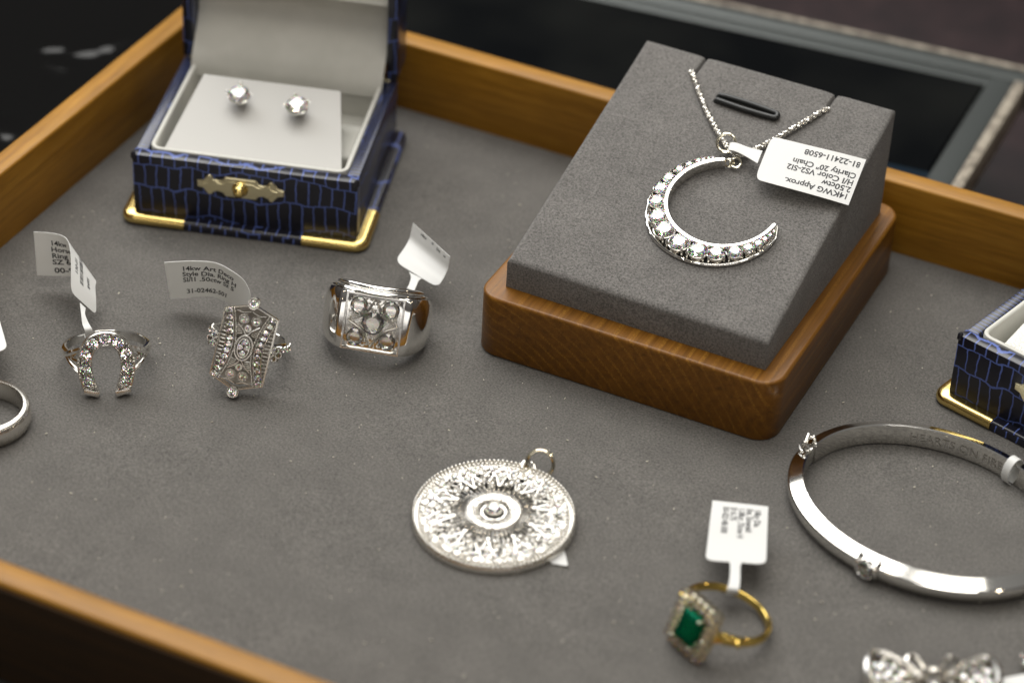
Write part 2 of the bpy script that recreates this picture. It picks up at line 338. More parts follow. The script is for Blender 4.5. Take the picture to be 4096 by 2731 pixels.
# tags ---------------------------------------------------------------
def text2d(txt, size, bold=.024):
    cu = bpy.data.curves.new('txt', 'FONT'); cu.body = txt; cu.size = size; cu.offset = bold*size; cu.space_line = .92; cu.resolution_u = 3
    o = bpy.data.objects.new('txt', cu); me = bpy.data.meshes.new_from_object(o)
    vs = [(v.co.x, v.co.y) for v in me.vertices]; fs = [list(p.vertices) for p in me.polygons]
    bpy.data.objects.remove(o); bpy.data.curves.remove(cu); bpy.data.meshes.remove(me); return vs, fs
def tag(label, e1, e2, neck=None, printing=(), L=21., Wd=12.5, side=1, rr=2., both=True, rough_end=.0):
    """a folded paper label: e1, e2 = the two long edges as lists of 3-D points from the far end to the neck end"""
    e1 = [V(p) for p in e1]; e2 = [V(p) for p in e2]; c0 = (e1[-1]+e2[-1])/2
    root = thing('price_tag', label, 'tag', M.Translation(c0), None)
    def Sf(t, v): return cr1(e1, t)*(1-v)+cr1(e2, t)*v - c0
    def nrm(t, v):
        d = .004; a = Sf(min(t+d, 1), v)-Sf(max(t-d, 0), v); b = Sf(t, min(v+d*4, 1))-Sf(t, max(v-d*4, 0)); n = a.cross(b)
        return n.normalized()*side
    ts = [i/36*(1-rr/L) for i in range(37)] + [1-rr/L*(1-k/8) for k in range(1, 9)]
    nv = 15; vs = []; fs = []
    for layer in (0, 1):
        for t in ts:
            d = (1-t)*L; ins = 0
            if d < rr: ins = rr - sqrt(max(rr*rr-(rr-d)**2, 0))
            lo = ins/Wd; 
            for j in range(nv):
                v = lo+(1-2*lo)*j/(nv-1); jag = 0
                p = Sf(max(t-(.003*random.random() if t == 0 else 0), 0), v); vs.append(p - nrm(t, v)*(.14*layer))
    nt_ = len(ts)
    for layer in (0, 1):
        for i in range(nt_-1):
            for j in range(nv-1):
                q = [layer*nt_*nv+i*nv+j, layer*nt_*nv+(i+1)*nv+j, layer*nt_*nv+(i+1)*nv+j+1, layer*nt_*nv+i*nv+j+1]; fs.append(q if layer == 0 else q[::-1])
    K = nt_*nv; bd = [i*nv for i in range(nt_)]+[(nt_-1)*nv+j for j in range(1, nv)]+[i*nv+nv-1 for i in range(nt_-2, -1, -1)]+[j for j in range(nv-2, 0, -1)]
    for a, b in zip(bd, bd[1:]+bd[:1]): fs.append([a, b, b+K, a+K])
    mb = MB(); mb.add(vs, fs); mb.build('label', PAPER, root, 50)
    if neck:
        mb = MB(); N1 = [V(a)-c0 for a, _ in neck]; N2 = [V(b)-c0 for _, b in neck]; n = 40; vs = []; fs = []
        for l in (0, 1):
            for i in range(n):
                a, b = cr1(N1, i/(n-1)), cr1(N2, i/(n-1)); a2, b2 = cr1(N1, min(i+1, n-1)/(n-1)), cr1(N1, max(i-1, 0)/(n-1))
                nn = ((a2-b2).cross(b-a)).normalized(); vs += [a-nn*.14*l, b-nn*.14*l]
        for i in range(n-1):
            k = 2*n; fs += [[2*i, 2*i+1, 2*i+3, 2*i+2], [k+2*i+2, k+2*i+3, k+2*i+1, k+2*i], [2*i, 2*i+2, k+2*i+2, k+2*i], [2*i+1, k+2*i+1, k+2*i+3, 2*i+3]]
        fs += [[0, 2*n, 2*n+1, 1], [2*n-2, 2*n-1, 4*n-1, 4*n-2]]
        mb.add(vs, fs); mb.build('neck_strip', PAPER, root, 50)
    mb = MB()
    for txt, size, fn, sd in printing:                         # fn maps text xy (mm) to (u, v) in mm on the label
        if txt == '|||': 
            vs, fs = [], []; x = 0; rnd = random.Random(3)
            while x < 7.5:
                w = rnd.choice((.16, .3, .16)); fs.append([len(vs)+i for i in range(4)]); vs += [(x, 0), (x+w, 0), (x+w, size), (x, size)]; x += w+rnd.choice((.15, .3))
        else: vs, fs = text2d(txt, size)
        out = []
        for x, y in vs:
            u, v = fn(x, y); t = min(max(u/L, 0), 1); vv = min(max(v/Wd, 0), 1)
            out.append(Sf(t, vv)+nrm(t, vv)*(.035 if sd > 0 else -.175))
        mb.add(out, fs, False)
    if mb.v: 
        o = bpy.data.objects.new('printed_text', None)
        me = bpy.data.meshes.new('printed_text'); me.from_pydata([(a*S, b*S, c*S) for a, b, c in mb.v], [], mb.f); me.materials.append(INK)
        bpy.data.objects.remove(o); o = bpy.data.objects.new('printed_text', me); scene.collection.objects.link(o); o.parent = root
    return root

# ================================================================== SETTING
mb = MB(); mb.rbox(-900, 700, -700, 1200, -60, -40, 0)
GRAN = mat('dark_granite', (.02, .012, .012), .3, 0, Specular_IOR_Level=.2); n = N(GRAN)
n.col(n.ramp(n.noise(.09, 5, .7), [(.35, (.010, .006, .007)), (.6, (.020, .011, .012)), (.75, (.04, .026, .026))])); n.bump(n.noise(.4, 3), .1, .4)
struct(mb.build('counter', GRAN))
# glass showcase under the tray
case = thing('display_case', 'glass topped showcase with grey metal frame under the wooden tray', 'showcase', M.Translation((-20, 176, -8)))
FR = mat('anodised_frame', (.055, .062, .060), .42, .4); n = N(FR, scale=(20, 900, 900)); n.bump(n.noise(1, 2), .05, .5)
FRW = mat('worn_frame_edge', (.42, .38, .31), .6, .1); n = N(FRW); n.col(n.ramp(n.noise(.25, 5, .7), [(.35, (.10, .08, .06)), (.6, (.34, .30, .24))]))
GL = mat('dark_glass', (.004, .006, .009), .06, 0, Specular_IOR_Level=.1); n = N(GL)
n.col(n.ramp(n.noise(.018, 2), [(.38, (.0015, .002, .0025)), (.62, (.006, .0065, .0062))]))  # uneven tint paints faint reflections into the glass colour
RB = M.Rotation(radians(5.4), 4, 'Z'); RR = M.Rotation(radians(1.0), 4, 'Z')
mb = MB(); mb.prism([(-12, -14), (-600, -69), (-600, -440), (-4.5, -440)], -6, -.6); mb.build('glass_top', GL, case)
mb = MB(); mb.rbox(-620, -1, -8.5, -1.6, -9, .2, .6, T=RB); mb.rbox(-620, -11.5, -13.4, -8.6, -9, -.25, .3, T=RB); mb.rbox(-11.4, -4.4, -440, -8.6, -9, -.2, .4, T=RR); mb.build('frame', FR, case)
mb = MB(); mb.rbox(-620, 1.2, -1.5, .6, -9, .45, .5, T=RB); mb.rbox(-4.3, -1.2, -440, -1.6, -9, .1, .4, T=RR); mb.build('edge_strip', FRW, case)
BLU = mat('blue_reflection', (.004, .011, .019), .3, 0, Specular_IOR_Level=.25); mb = MB(); mb.rbox(-420, -16, -88, -66, -.58, -.3, .1, T=RB); mb.build('blue_band', BLU, case)  # thin blue strip added to stand in for a bluish reflection
GRM = mat('grey_mat', (.075, .075, .07), .7)
mb = MB(); mb.rbox(-420, 60, -330, -160, -12, -7.7, 1); o = mb.build('counter_mat', GRM); o['label'] = 'grey mat showing below the near left corner of the tray'; o['category'] = 'mat'
VIN = mat('black_vinyl', (.003, .003, .003), .09, 0, Specular_IOR_Level=.14)
CRS = [[at(x1, y1, -6.2), at(x2, y2, -6.2), h_] for x1, y1, x2, y2, h_ in ((190, 205, 250, 200, .38), (300, 224, 345, 214, .25), (358, 222, 420, 202, .30), (430, 196, 495, 170, .28), (200, 262, 245, 284, .28), (14, 515, 30, 550, .3))]
def vin(u, v):
    x, y = -430+203*u, -40+380*v; z = -6.3
    for A, B, h_ in CRS:
        d = V((B.x-A.x, B.y-A.y)); t = max(0, min(1, ((x-A.x)*d.x+(y-A.y)*d.y)/d.length_squared)); q = (x-A.x-d.x*t)**2+(y-A.y-d.y*t)**2
        if q < 60: z += h_*1.3*math.exp(-q/5.)*(.7+.3*sin(x*1.3+y*2.1))
    return (x, y, z)
mb = MB(); mb.grid(vin, 150, 260); o = mb.build('vinyl_pad', VIN); o['label'] = 'glossy black crinkled vinyl pad left of the wooden tray'; o['category'] = 'pad'
m_ = o.modifiers.new('thickness', 'SOLIDIFY'); m_.thickness = .0012; m_.offset = -1

# ------------------------------------------------------------------ tray
tray = thing('jewellery_tray', 'shallow honey oak tray lined with grey felt holding the jewellery', 'tray')
TL, TR_, TF, TB, TH = -217.5, 150, -169.5, 54.7, 20.1
mb = MB(); mb.grid(lambda u, v: (TL+(TR_-TL)*u, TF+(TB-TF)*v, 0.18*sin(u*23)*sin(v*17)*(1 if .02 < u < .98 and .02 < v < .98 else 0)), 60, 40); mb.rbox(TL, TR_, TF, TB, -5, -.6, 0); mb.build('felt_lining', FELT, tray)
for (a, b, c, d, m) in ((TL-6.1, TR_+6.1, TB+.02, TB+6.1, OAK_X), (TL-6.1, TR_+6.1, TF-6.1, TF-.02, OAK_X), (TL-6.1, TL-.02, TF+.05, TB-.05, OAK_Y), (TR_+.02, TR_+6.1, TF+.05, TB-.05, OAK_Y)):
    mb = MB(); mb.rbox(a, b, c, d, -6, TH, .7, 3); mb.build('rail', m, tray)
mb = MB(); mb.rbox(TL-8.4, TR_+8.4, TF-6.9, TF-6.13, -6, TH-1.0, .3, 2); mb.build('rail_shade_board', DKW, tray, label='added dark board standing in for shade on the outside of the near rail')  # added board, its dark colour stands in for shade on the rail
# lint
mb = MB(); rnd = random.Random(11)
def lintpos():
    while 1:
        x, y = rnd.uniform(TL+4, 60), rnd.uniform(TF+4, TB-4)
        if not (-100 < x < -18 and -37 < y < 53) and not (-200 < x < -125 and -30 < y < 40): return x, y
for i in range(300):
    x, y = lintpos(); a = rnd.random()*6.3; l = rnd.choice((.08, .10, .12, .16, .26)); w = rnd.uniform(.04, .09)
    mb.rbox(-l, l, -w, w, .16, .34, 0, T=M.Translation((x, y, 0)) @ M.Rotation(a, 4, 'Z') @ M.Rotation(rnd.uniform(-.3, .3), 4, 'Y'))
LINT = mat('lint', (.62, .58, .47), .8); lint = mb.build('lint', LINT); lint['kind'] = 'stuff'; lint['label'] = 'pale specks of lint and dust scattered over the grey felt'; lint['category'] = 'lint'

# ------------------------------------------------------------------ pendant stand
stand = thing('pendant_stand', 'stained wooden block carrying a grey suede wedge with a black cord loop', 'display stand', M.Translation((-97.3, -34.8, 0)) @ M.Rotation(radians(-.3), 4, 'Z'))
def sect(z0, z1, r, n=5): return [(0, z0)] + [(-r+r*cos(a), z1-r+r*sin(a)) for a in [radians(90*i/(n-1)) for i in range(n)]]
mb = MB(); path = rrect(0, 75.6, 0, 85.2, 5.6, 12)
sec = [(-.4, .05), (0, .5), (0, 15.2)]+[(-.8+.8*cos(radians(a)), 15.7+.8*sin(radians(a))) for a in (15, 35, 55, 75, 90)]
mb.sweep(path[::-1], [(-r, z) for r, z in sec], True, cyc=False)
m_ = len(sec); mb.f.append([i*m_+m_-1 for i in range(len(path))]); mb.sm.append(True); mb.uvm.append(0)
mb.f.append([i*m_ for i in range(len(path))]); mb.sm.append(True); mb.uvm.append(0)
mb.build('wooden_base', WALNUT, stand, 50)
WZ0, WH1, WH2, WW, WL = 16.55, 7.7, 29.6, 65.5, 75.3
wrot = radians(-.86); WO = V((-92.2, -29.1, WZ0))
eu = V((cos(wrot), sin(wrot), 0)); el = V((-sin(wrot), cos(wrot), 0))
slope = (WH2-WH1)/WL; ev = (el + V((0, 0, slope))).normalized(); en = eu.cross(ev)
Ws = frame(eu, ev, en, WO+V((0, 0, WH1)))                      # coordinates on the sloping face: u across, v up the slope, n out
WsI = Ws.inverted()
def wp(px, py, n=0): return WsI @ atp(px, py, WO+V((0, 0, WH1))+en*n, en)
SL = sqrt(WL*WL+(WH2-WH1)**2)
slits = [(15.9, 71.0, 16.4, 80), (50.0, 71.6, 50.5, 80)]
def wtop(x, y):
    e = min(x, WW-x, y, WL-y); z = WH1+slope*y; r = 1.3
    if e < r: z -= (r-sqrt(max(r*r-(r-e)**2, 0)))*.8
    for a, b, c, d in slits:
        v = y*SL/WL
        if v > b:
            t = (v-b)/(d-b); w = abs(x-(a+(c-a)*t)); z -= 1.5*math.exp(-(w/.33)**2)*min(1, (v-b)/.6) + .35*math.exp(-(w/1.6)**2)*t
    return z
local = M.Translation((-97.3, -34.8, 0)) @ M.Rotation(radians(-.3), 4, 'Z')
TW = local.inverted() @ frame(eu, el, V((0, 0, 1)), WO)
us = sorted(set([0, .1, .25, .45, .7, 1., 1.3]+[1.3+(WW-2.6)*i/100 for i in range(101)]+[WW-q for q in (0, .1, .25, .45, .7, 1.)]+[s[0]+k*.12 for s in slits for k in range(-12, 18)]))
vs_ = sorted(set([0, .1, .25, .45, .7, 1., 1.3]+[1.3+(WL-2.6)*i/90 for i in range(91)]+[WL-q for q in (0, .1, .25, .45, .7, 1.)]))
mb = MB(); nu, nv = len(us), len(vs_); vv = [(x, y, wtop(x, y)) for x in us for y in vs_]
ff = [[i*nv+j, (i+1)*nv+j, (i+1)*nv+j+1, i*nv+j+1] for i in range(nu-1) for j in range(nv-1)]
bd = [i*nv for i in range(nu)]+[(nu-1)*nv+j for j in range(1, nv)]+[i*nv+nv-1 for i in range(nu-2, -1, -1)]+[j for j in range(nv-2, 0, -1)]
k0 = len(vv)
for b in bd: vv.append((vv[b][0], vv[b][1], 0))
for i in range(len(bd)): j = (i+1) % len(bd); ff.append([bd[i], bd[j], k0+j, k0+i])
ff.append([k0+i for i in range(len(bd))])
mb.add(vv, ff, True, TW); mb.build('suede_wedge', SUEDE, stand, 60)
TS = local.inverted() @ Ws
mb = MB(); A = V((24.0, 65.6)); B = V((39.6, 65.0)); pth = []
dr = (B-A).normalized(); pr = V((-dr.y, dr.x))
for i in range(16): q = A+(B-A)*(i/15)+pr*(.85+.3*sin(i/15*pi)-.35*(i == 0)); pth.append((q.x, q.y, .75-1.6*(i == 0)))
for i in range(1, 8): a = pi/2-pi*i/8; q = B+pr*sin(a)*.85+dr*cos(a)*.85; pth.append((q.x, q.y, .75))
for i in range(16): q = B+(A-B)*(i/15)-pr*(.85+.3*sin(i/15*pi)-.35*(i == 15)); pth.append((q.x, q.y, .75-1.6*(i == 15)))
mb.tube(pth, .72, seg=10, T=TS); mb.build('cord_loop', CORD, stand)

# ------------------------------------------------------------------ crescent necklace
neck = thing('crescent_necklace', 'white gold crescent moon pendant set with graduated diamonds on a rope chain', 'necklace', Ws)
CC = V((39.8, 32.5)); RC = 15.0; CI = V((40.5, 33.1)); RI = 13.4
ang = [134.1, 142.9, 153.9, 167.6, 181.9, 198.2, 216.6, 233.5, 253.7, 273., 289.3, 305.5, 318.1, 328.4, 335.9, 342.5, 348.]
dia = [1.35, 1.6, 2.2, 2.7, 3.25, 3.5, 4.1, 4.5, 4.3, 4.1, 3.75, 3.3, 2.65, 2.15, 1.6, 1.15, .9]
ang = [120.5, 124.5, 129.] + ang; dia = [.75, .85, 1.05] + dia; dia = [d*1.17 for d in dia]
def pol(c, r, a): return c + V((cos(radians(a)), sin(radians(a))))*r
mb = MB(); sect_i = []
def inner(u, v):
    a = 113+(358-113)*u; tip = min(1, (1-u)*34, u*60+.75); h = 2.9*min(1, tip+.25)
    prof = [(0, .15), (0, h-.1), (.12, h), (.8*tip+.12, h), (.9*tip+.12, h-.15), (.9*tip+.12, .15), (0, .15)]
    r, z = prof[min(int(round(v*6)), 6)]; p = pol(CI, RI-.35+r, a); return (p.x, p.y, z)
mb.grid(inner, 120, 7)
for u in (0, 1): mb.add([inner(u, j/6) for j in range(6)], [[0, 1, 2, 3, 4, 5]])
out = []; 
for i in range(110):
    a = 118+(353-118)*i/109; d = 1.
    for k in range(len(ang)-1):
        if ang[k] <= a <= ang[k+1]: d = dia[k]+(dia[k+1]-dia[k])*(a-ang[k])/(ang[k+1]-ang[k])
    if a > ang[-1]: d = .7
    if a < ang[0]: d = .6
    p = pol(CC, RC+d*.5+.15, a); out.append((p.x, p.y, .5+1.6*max(0, (a-345)/13)**2)) if a <= 350 else None
tp_ = pol(CI, RI+.35, 356.5); out.append((tp_.x, tp_.y, 1.7)); nn_ = len(out); mb.tube(out, [.45 if i < nn_-6 else .45*(.3+.7*(nn_-1-i)/6) for i in range(nn_)], seg=8, flat=1.)
mb.build('crescent_frame', WGOLD, neck, 45)
mb = MB()
for k, (a, d) in enumerate(zip(ang, dia)):
    p = pol(CC, RC, a)
    mb.lathe([(d*.40, .25), (d*.47, .35), (d*.50, 1.2), (d*.52, 2.1), (d*.48, 2.18), (d*.40, 1.75), (d*.18, .9)], 20, M.Translation((p.x, p.y, 0)))
    if k < len(ang)-1:
        am = (a*dia[k+1]+ang[k+1]*d)/(d+dia[k+1]); dm = (d+dia[k+1])/2
        for sd in (-1, 1):
            for off in (-1, 1):
                aa = am+off*(dm*.13/RC*57.3); q = pol(CC, RC+sd*dm*.37, aa); r = .12+.06*dm
                mb.tube([(q.x, q.y, .3), (q.x, q.y, 2.4)], r*.85, seg=7); mb.ball((q.x, q.y, 2.5), r)
mb.build('prongs', WGOLD2, neck)
for k, (a, d) in enumerate(zip(ang, dia)):
    p = pol(CC, RC, a); gem(neck, (p.x, p.y, 2.25), d*.97, (random.uniform(-.03, .03), random.uniform(-.03, .03), 1))
# jump rings
jc = wp(2905, 572, 2.4)
mb = MB(); mb.torus(jc, (Ws.to_3x3().inverted() @ (CAM-at(2905, 572, 40)).normalized())+V((-.15, .1, .1)), 2.2, .37, 40, 8); mb.build('jump_ring', PGOLD, neck)
tip = pol(CI, RI, 113.5)
mb = MB(); mb.torus((tip.x+1.0, tip.y+.55, 1.5), (.5, -.9, .25), 1.05, .26, 28, 8); mb.build('jump_ring', PGOLD, neck)
mb = MB(); mb.torus((tip.x+2.3, tip.y+1.3, 1.3), (.1, -.35, 1), 1.25, .3, 30, 8); mb.build('jump_ring', PGOLD, neck)
def rope(P, rad=.42, pitch=2.9):
    P = [V(p) for p in P]; mb = MB(); L = sum((b-a).length for a, b in zip(P, P[1:])); n = int(L/.075)
    pts = [cr1(P, i/(n-1)) for i in range(n)]
    for ph in (0, 1):
        path = []; rr_ = []; d = 0
        for i in range(n):
            t = (pts[min(i+1, n-1)]-pts[max(i-1, 0)]).normalized(); x = (V((0, 0, 1))-t*t.z).normalized(); y = t.cross(x); q = 2*pi*d/pitch+pi*ph
            path.append(pts[i]+x*cos(q)*rad+y*sin(q)*rad); rr_.append(rad*(.80+.22*sin(2*pi*d/.6)))
            if i < n-1: d += (pts[i+1]-pts[i]).length
        mb.tube(path, rr_, seg=8)
    return mb
a0 = wp(2770, 297, .5); a1 = wp(2825, 440, .7); a2 = wp(2882, 545, 1.0); a3 = wp(2915, 595, 1.2)
rope([(a0.x-.1, a0.y+.5, -.6), (a0.x, a0.y, .5), tuple(a1), tuple(a2), tuple(a3)], .43, 1.9).build('chain', WGOLD2, neck)
b0 = wp(3300, 440, .5); b1 = wp(3200, 500, .8); b2 = wp(3060, 580, .9); b3 = wp(2960, 622, 1.); b4 = wp(2922, 606, 1.2)
rope([(b0.x+.1, b0.y+.5, -.6), tuple(b0), tuple(b1), tuple(b2), tuple(b3), tuple(b4)], .42, 3.1).build('chain', WGOLD2, neck)
def ww(px, py, n): return atp(px, py, WO+V((0, 0, WH1))+en*n, en)
tag('bright white tag on the suede wedge, its upside-down print facing up beside the crescent',
    [ww(3394, 821, 1.6), ww(3300, 793, 2.6), ww(3200, 765, 3.4), ww(3100, 738, 3.8), ww(3019, 716, 3.9)],
    [ww(3464.5, 638.7, 1.9), ww(3370, 614, 2.8), ww(3270, 590, 3.5), ww(3170, 566, 3.8), ww(3086, 545.7, 3.9)],
    [(ww(3030, 655, 3.85), ww(3050, 605, 3.85)), (ww(2985, 628, 3.3), ww(2998, 592, 3.3)), (ww(2940, 606, 3.4), ww(2945, 573, 3.4)), (ww(2914, 602, 3.2), ww(2922, 573, 3.2)), (ww(2920, 604, 2.2), ww(2928, 577, 2.2)), (ww(2960, 612, 2.3), ww(2968, 586, 2.3))],
    [('14KWG Approx.\n2.50ctw\nH/I Color VS2-SI2\nClarity 20" Chain', 2.1, lambda x, y: (1.2+x, 2.6-y*.98), 1), ('81-22411-6508', 2.1, lambda x, y: (1.2+x, 11.4-y), 1)], L=23.5, Wd=12.6, side=-1, rr=2.4)

# ------------------------------------------------------------------ blue boxes
BRC = None
def jewel_box(label, mtx, card):
    root = thing('jewellery_box', label, 'box', mtx, 'blue crocodile print boxes')
    W, D, H, t, pz = 57., 51., 19.1, 3.3, 2.5
    mb = MB(); mb.rbox(.05, W-.05, 0, t, pz-.3, H, .45, 2)
    for x in (0, W):                                         # the little pointed corners where the cover paper folds
        mb.lathe([(.75, -1.2), (.7, 0), (.35, .5), (0, .75)], 8, M.Translation((x+(.35 if x == 0 else -.35), .5, H)))
    mb.rbox(.25, t, t+.02, D, pz-.3, H-.15, .4, 2, uv=1); mb.rbox(W-t, W-.25, t+.02, D, pz-.3, H-.15, .4, 2, uv=1); mb.rbox(t, W-t, D-t, D-.02, pz-.3, H-.2, .4, 2)
    mb.build('body', CROC, root)
    mb = MB(); mb.prism(rrect(-2.4, W+2.4, -2.6, D+2.4, 2.5, 7), .25, pz, .9, seg=3); mb.build('base_plate', CROC, root)
    prof = [(.2, .04), (2.3, .08), (2.85, .5), (3.05, 1.3), (2.9, 2.1), (2.3, 2.75), (1.3, 2.85), (.05, 2.95), (.05, 2.7), (.4, 2.6)]
    for cx_, cy_, sx_, sy_ in ((0, 0, -1, -1), (W, 0, 1, -1)):
        r = .9; q = [(13.5, -0.), (8, -0.), (r*1., 0)]+[(r-r*sin(radians(a)), r-r*cos(radians(a))) for a in (15, 30, 45, 60, 75)]+[(0, r), (0, 8), (0, 13.5)]
        pth = [(cx_-sx_*(a), cy_-sy_*(b)) for a, b in q]
        if sx_*sy_ > 0: pth = pth[::-1]
        mb = MB(); mb.sweep(pth, prof, False); mb.build('corner_guard', BRASS, root, 50)
    # ornate latch
    lp = [(-11.8, .9), (-10.2, 1.2), (-8.7, 3.1), (-8., 3.), (-7.2, 1.9), (-6, 1.7), (-4.9, 2.0), (-4.1, 3.0), (4.1, 3.0), (4.9, 2.0), (6, 1.7), (7.2, 1.9), (8., 3.), (8.7, 3.1), (10.2, 1.2), (11.8, .9)]
    lp = lp + [(x, -y) for x, y in lp[::-1]]
    lp = [(x*.93, y*.93) for x, y in lp]; TLt = M.Translation((27.6, -.02, 13.3)) @ M.Rotation(pi/2, 4, 'X')
    mb = MB(); mb.prism(lp, 0, .55, .22, TLt)
    mb.prism([(x*.86, y*.62) for x, y in lp], .45, .75, .15, TLt)
    lt = mb.build('latch_plate', BRASSD, root, 30)
    mb = MB(); mb.lathe([(2.0, .5), (2.05, .9), (1.75, 1.15), (1.6, 1.3), (1.62, 1.9), (1.3, 2.75), (.7, 3.2), (0, 3.35)], 24, TLt); mb.build('latch_button', BRASS, lt, 60)
    # inner lining
    mb = MB(); pth = rrect(t+.1, W-t-.1, t+.1, D-t-.1, 3., 7)
    mb.sweep(pth[::-1], [(1.2, 6), (1.2, 18.9), (1.0, 19.35), (.55, 19.5), (.1, 19.3), (0, 18.8), (0, 6)], True)
    mb.prism(rrect(t+.6, W-t-.6, t+.6, D-t-.6, 2.6, 5), 5.5, 9.5); mb.rbox(W-t-9.5, W-t-2.2, 18, 34, 9.4, 14.5, 1); mb.build('lining', IVORY, root, 50)
    # lid, standing open behind
    ld = MB(); Hl, Dl, z0, y0 = 52., 11.5, H+.6, D-2.2
    ld.rbox(0, 3.0, y0, y0+Dl, z0, z0+Hl, .5, 2, uv=0); ld.rbox(W-3.0, W, y0, y0+Dl, z0, z0+Hl, .5, 2, uv=0)
    ld.rbox(3.02, W-3.02, y0+Dl-3, y0+Dl-.1, z0+.1, z0+Hl, .3); ld.rbox(3.02, W-3.02, y0, y0+Dl-3.05, z0+Hl-3, z0+Hl-.1, .3)
    lid = ld.build('lid', CROC, root)
    prof = [(-4.0, -3.), (-3.6, 0), (-2.0, 3), (.6, 6), (3.2, 9), (4.8, 11.5), (5.3, 14), (4.9, 16.5), (3.6, 18.8), (1.9, 20.5), (1.3, 21.0), (2.0, 21.6), (4.5, 23), (5, 34), (5, 49)]
    P2 = [V((a, b, 0)) for a, b in prof]
    mb = MB(); mb.grid(lambda u, v: (3.2+(W-6.4)*v, y0+cr1(P2, u).x, z0+cr1(P2, u).y), 50, 14); mb.build('lid_lining', IVORY, lid, 60)
    mb = MB(); mb.tube([(2, y0+.9, H+.2), (W-2, y0+.9, H+.2)], .7, seg=8); mb.build('hinge', BRASSD, root)
    card(root); return root
B1 = M.Translation((-196.2, -26.5, 0)) @ M.Rotation(radians(16.27), 4, 'Z')
def card1(root):
    def f(u, v):
        y = 3.6+(30-3.6)*v; x0 = 5.4+(10.6-5.4)*v; x1 = 52.2+(46.1-52.2)*v; z = 15.4+(26-15.4)*v
        return (x0+(x1-x0)*u, y, z)
    mb = MB(); mb.grid(lambda u, v: f(u, v), 20, 20)
    def rol(u, v): a = v*pi*.55; p = f(u, 1); return (p[0], p[1]+1.2*sin(a), p[2]-1.2*(1-cos(a))-(0 if v < 1 else 12))
    mb.grid(rol, 20, 12); mb.grid(lambda u, v: (f(u, v)[0], f(u, v)[1]-.05, f(u, v)[2]-.7), 20, 20)
    mb.grid(lambda u, v: (f(1, u)[0], f(1, u)[1], f(1, u)[2]-.7*v), 20, 2); mb.grid(lambda u, v: (f(0, u)[0], f(0, u)[1], f(0, u)[2]-.7*v), 20, 2)
    mb.build('earring_card', CARD, root, 60)
CARD = mat('ivory_card', (.50, .49, .465), .6); n = N(CARD); n.bump(n.noise(6, 2), .02, .4)
jewel_box('open blue crocodile print box holding two diamond studs', B1, card1)
# stud earrings
cn = (B1.to_3x3() @ V((0, -.373, .928))).normalized(); cP = B1 @ V((28, 20, 15.4+10.6*(20-3.6)/26.4))
def stud(label, px, py):
    base = atp(px, py, cP+cn*.1, cn); tilt = cn
    root = thing('stud_earring', label, 'earring', M.Translation(base) @ rot_to(tilt, random.random()).to_4x4(), 'diamond stud earrings in the open blue box')
    mb = MB()
    for k in range(4):
        a = pi/4+k*pi/2+.3; c, s_ = cos(a), sin(a)
        mb.tube([(.5*c, .5*s_, .1), (1.5*c, 1.5*s_, 1.4), (2.6*c, 2.6*s_, 2.8), (3.02*c, 3.02*s_, 4.1)], [.34, .36, .36, .34], seg=8); mb.ball((2.9*c, 2.9*s_, 4.35), .42, sub=2)
    mb.torus((0, 0, 1.6), (0, 0, 1), 1.65, .28, 30); mb.torus((0, 0, 3.0), (0, 0, 1), 2.55, .26, 36)
    mb.tube([(0, 0, -2), (0, 0, .6)], .4); mb.build('setting', WGOLD, root)
    gem(root, (0, 0, 3.75), 5.2, (0, 0, 1)); return root
stud('round diamond stud nearer the left wall of its open box', 962, 412)
stud('round diamond stud nearer the middle latch side of its open box', 1193, 455)
# second box at the right edge
B2 = M.Translation((8.4, 1.4, 0)) @ M.Rotation(radians(-15.6), 4, 'Z')
def card2(root):
    mb = MB()
    def f(u, v):
        x = 7.5+43.*u; y = 5.+38*v; z = 17.5+9.*v; e = min(u, 1-u)*43; e2 = min(v, 1-v)*38; r = 2.5
        for q in (e, e2):
            if q < r: z -= r-sqrt(max(r*r-(r-q)**2, 0))
        return (x, y, z)
    mb.grid(f, 40, 40); mb.grid(lambda u, v: (7.5+43*u, 5, 15.-8*v), 20, 2); mb.grid(lambda u, v: (7.5, 5+38*u, f(0, u)[2]-16*v), 20, 2)
    mb.build('leather_cushion', IVLEATH, root, 60)
jewel_box('blue crocodile print box with ivory leather cushion cut off by the right edge', B2, card2)

# ================================================================== RINGS   (local frame: origin at the head's centre, -Y out of the head, Z along the finger)
def ring_root(label, px, py, z, psi, lean, roll):
    mt = M.Translation(at(px, py, z)) @ M.Rotation(radians(psi), 4, 'Z') @ M.Rotation(radians(-lean), 4, 'X') @ M.Rotation(radians(roll), 4, 'Y')
    return thing('finger_ring', label, 'ring', mt)
def pinc(cy_, r, deg, z=0): a = radians(deg); return (r*sin(a), cy_-r*cos(a), z)     # deg 0 = head side
def band(mb, cy_, ri, ro, h, d0, d1, n=60, dome=True):
    """shank from angle d0 round the back to d1; ro and h may be functions of the angle"""
    F = lambda q, a: q(a) if callable(q) else q
    def f(u, v):
        a = d0+(d1-d0)*u; H = F(h, a)/2; Ro = F(ro, a)
        pr = [(ri, -H*.85), (ri, H*.85), (ri+.15, H), (Ro-(Ro-ri)*.45, H*.97), (Ro-(Ro-ri)*.12, H*.66), (Ro, 0), (Ro-(Ro-ri)*.12, -H*.66), (Ro-(Ro-ri)*.45, -H*.97), (ri+.15, -H), (ri, -H*.85)]
        r, z = pr[int(round(v*9))]; return pinc(cy_, r, a, z)
    mb.grid(f, n, 10)
    if abs(d1-d0) < 359:
        for u in (0, 1): mb.add([f(u, k/9) for k in range(9)], [list(range(9))])
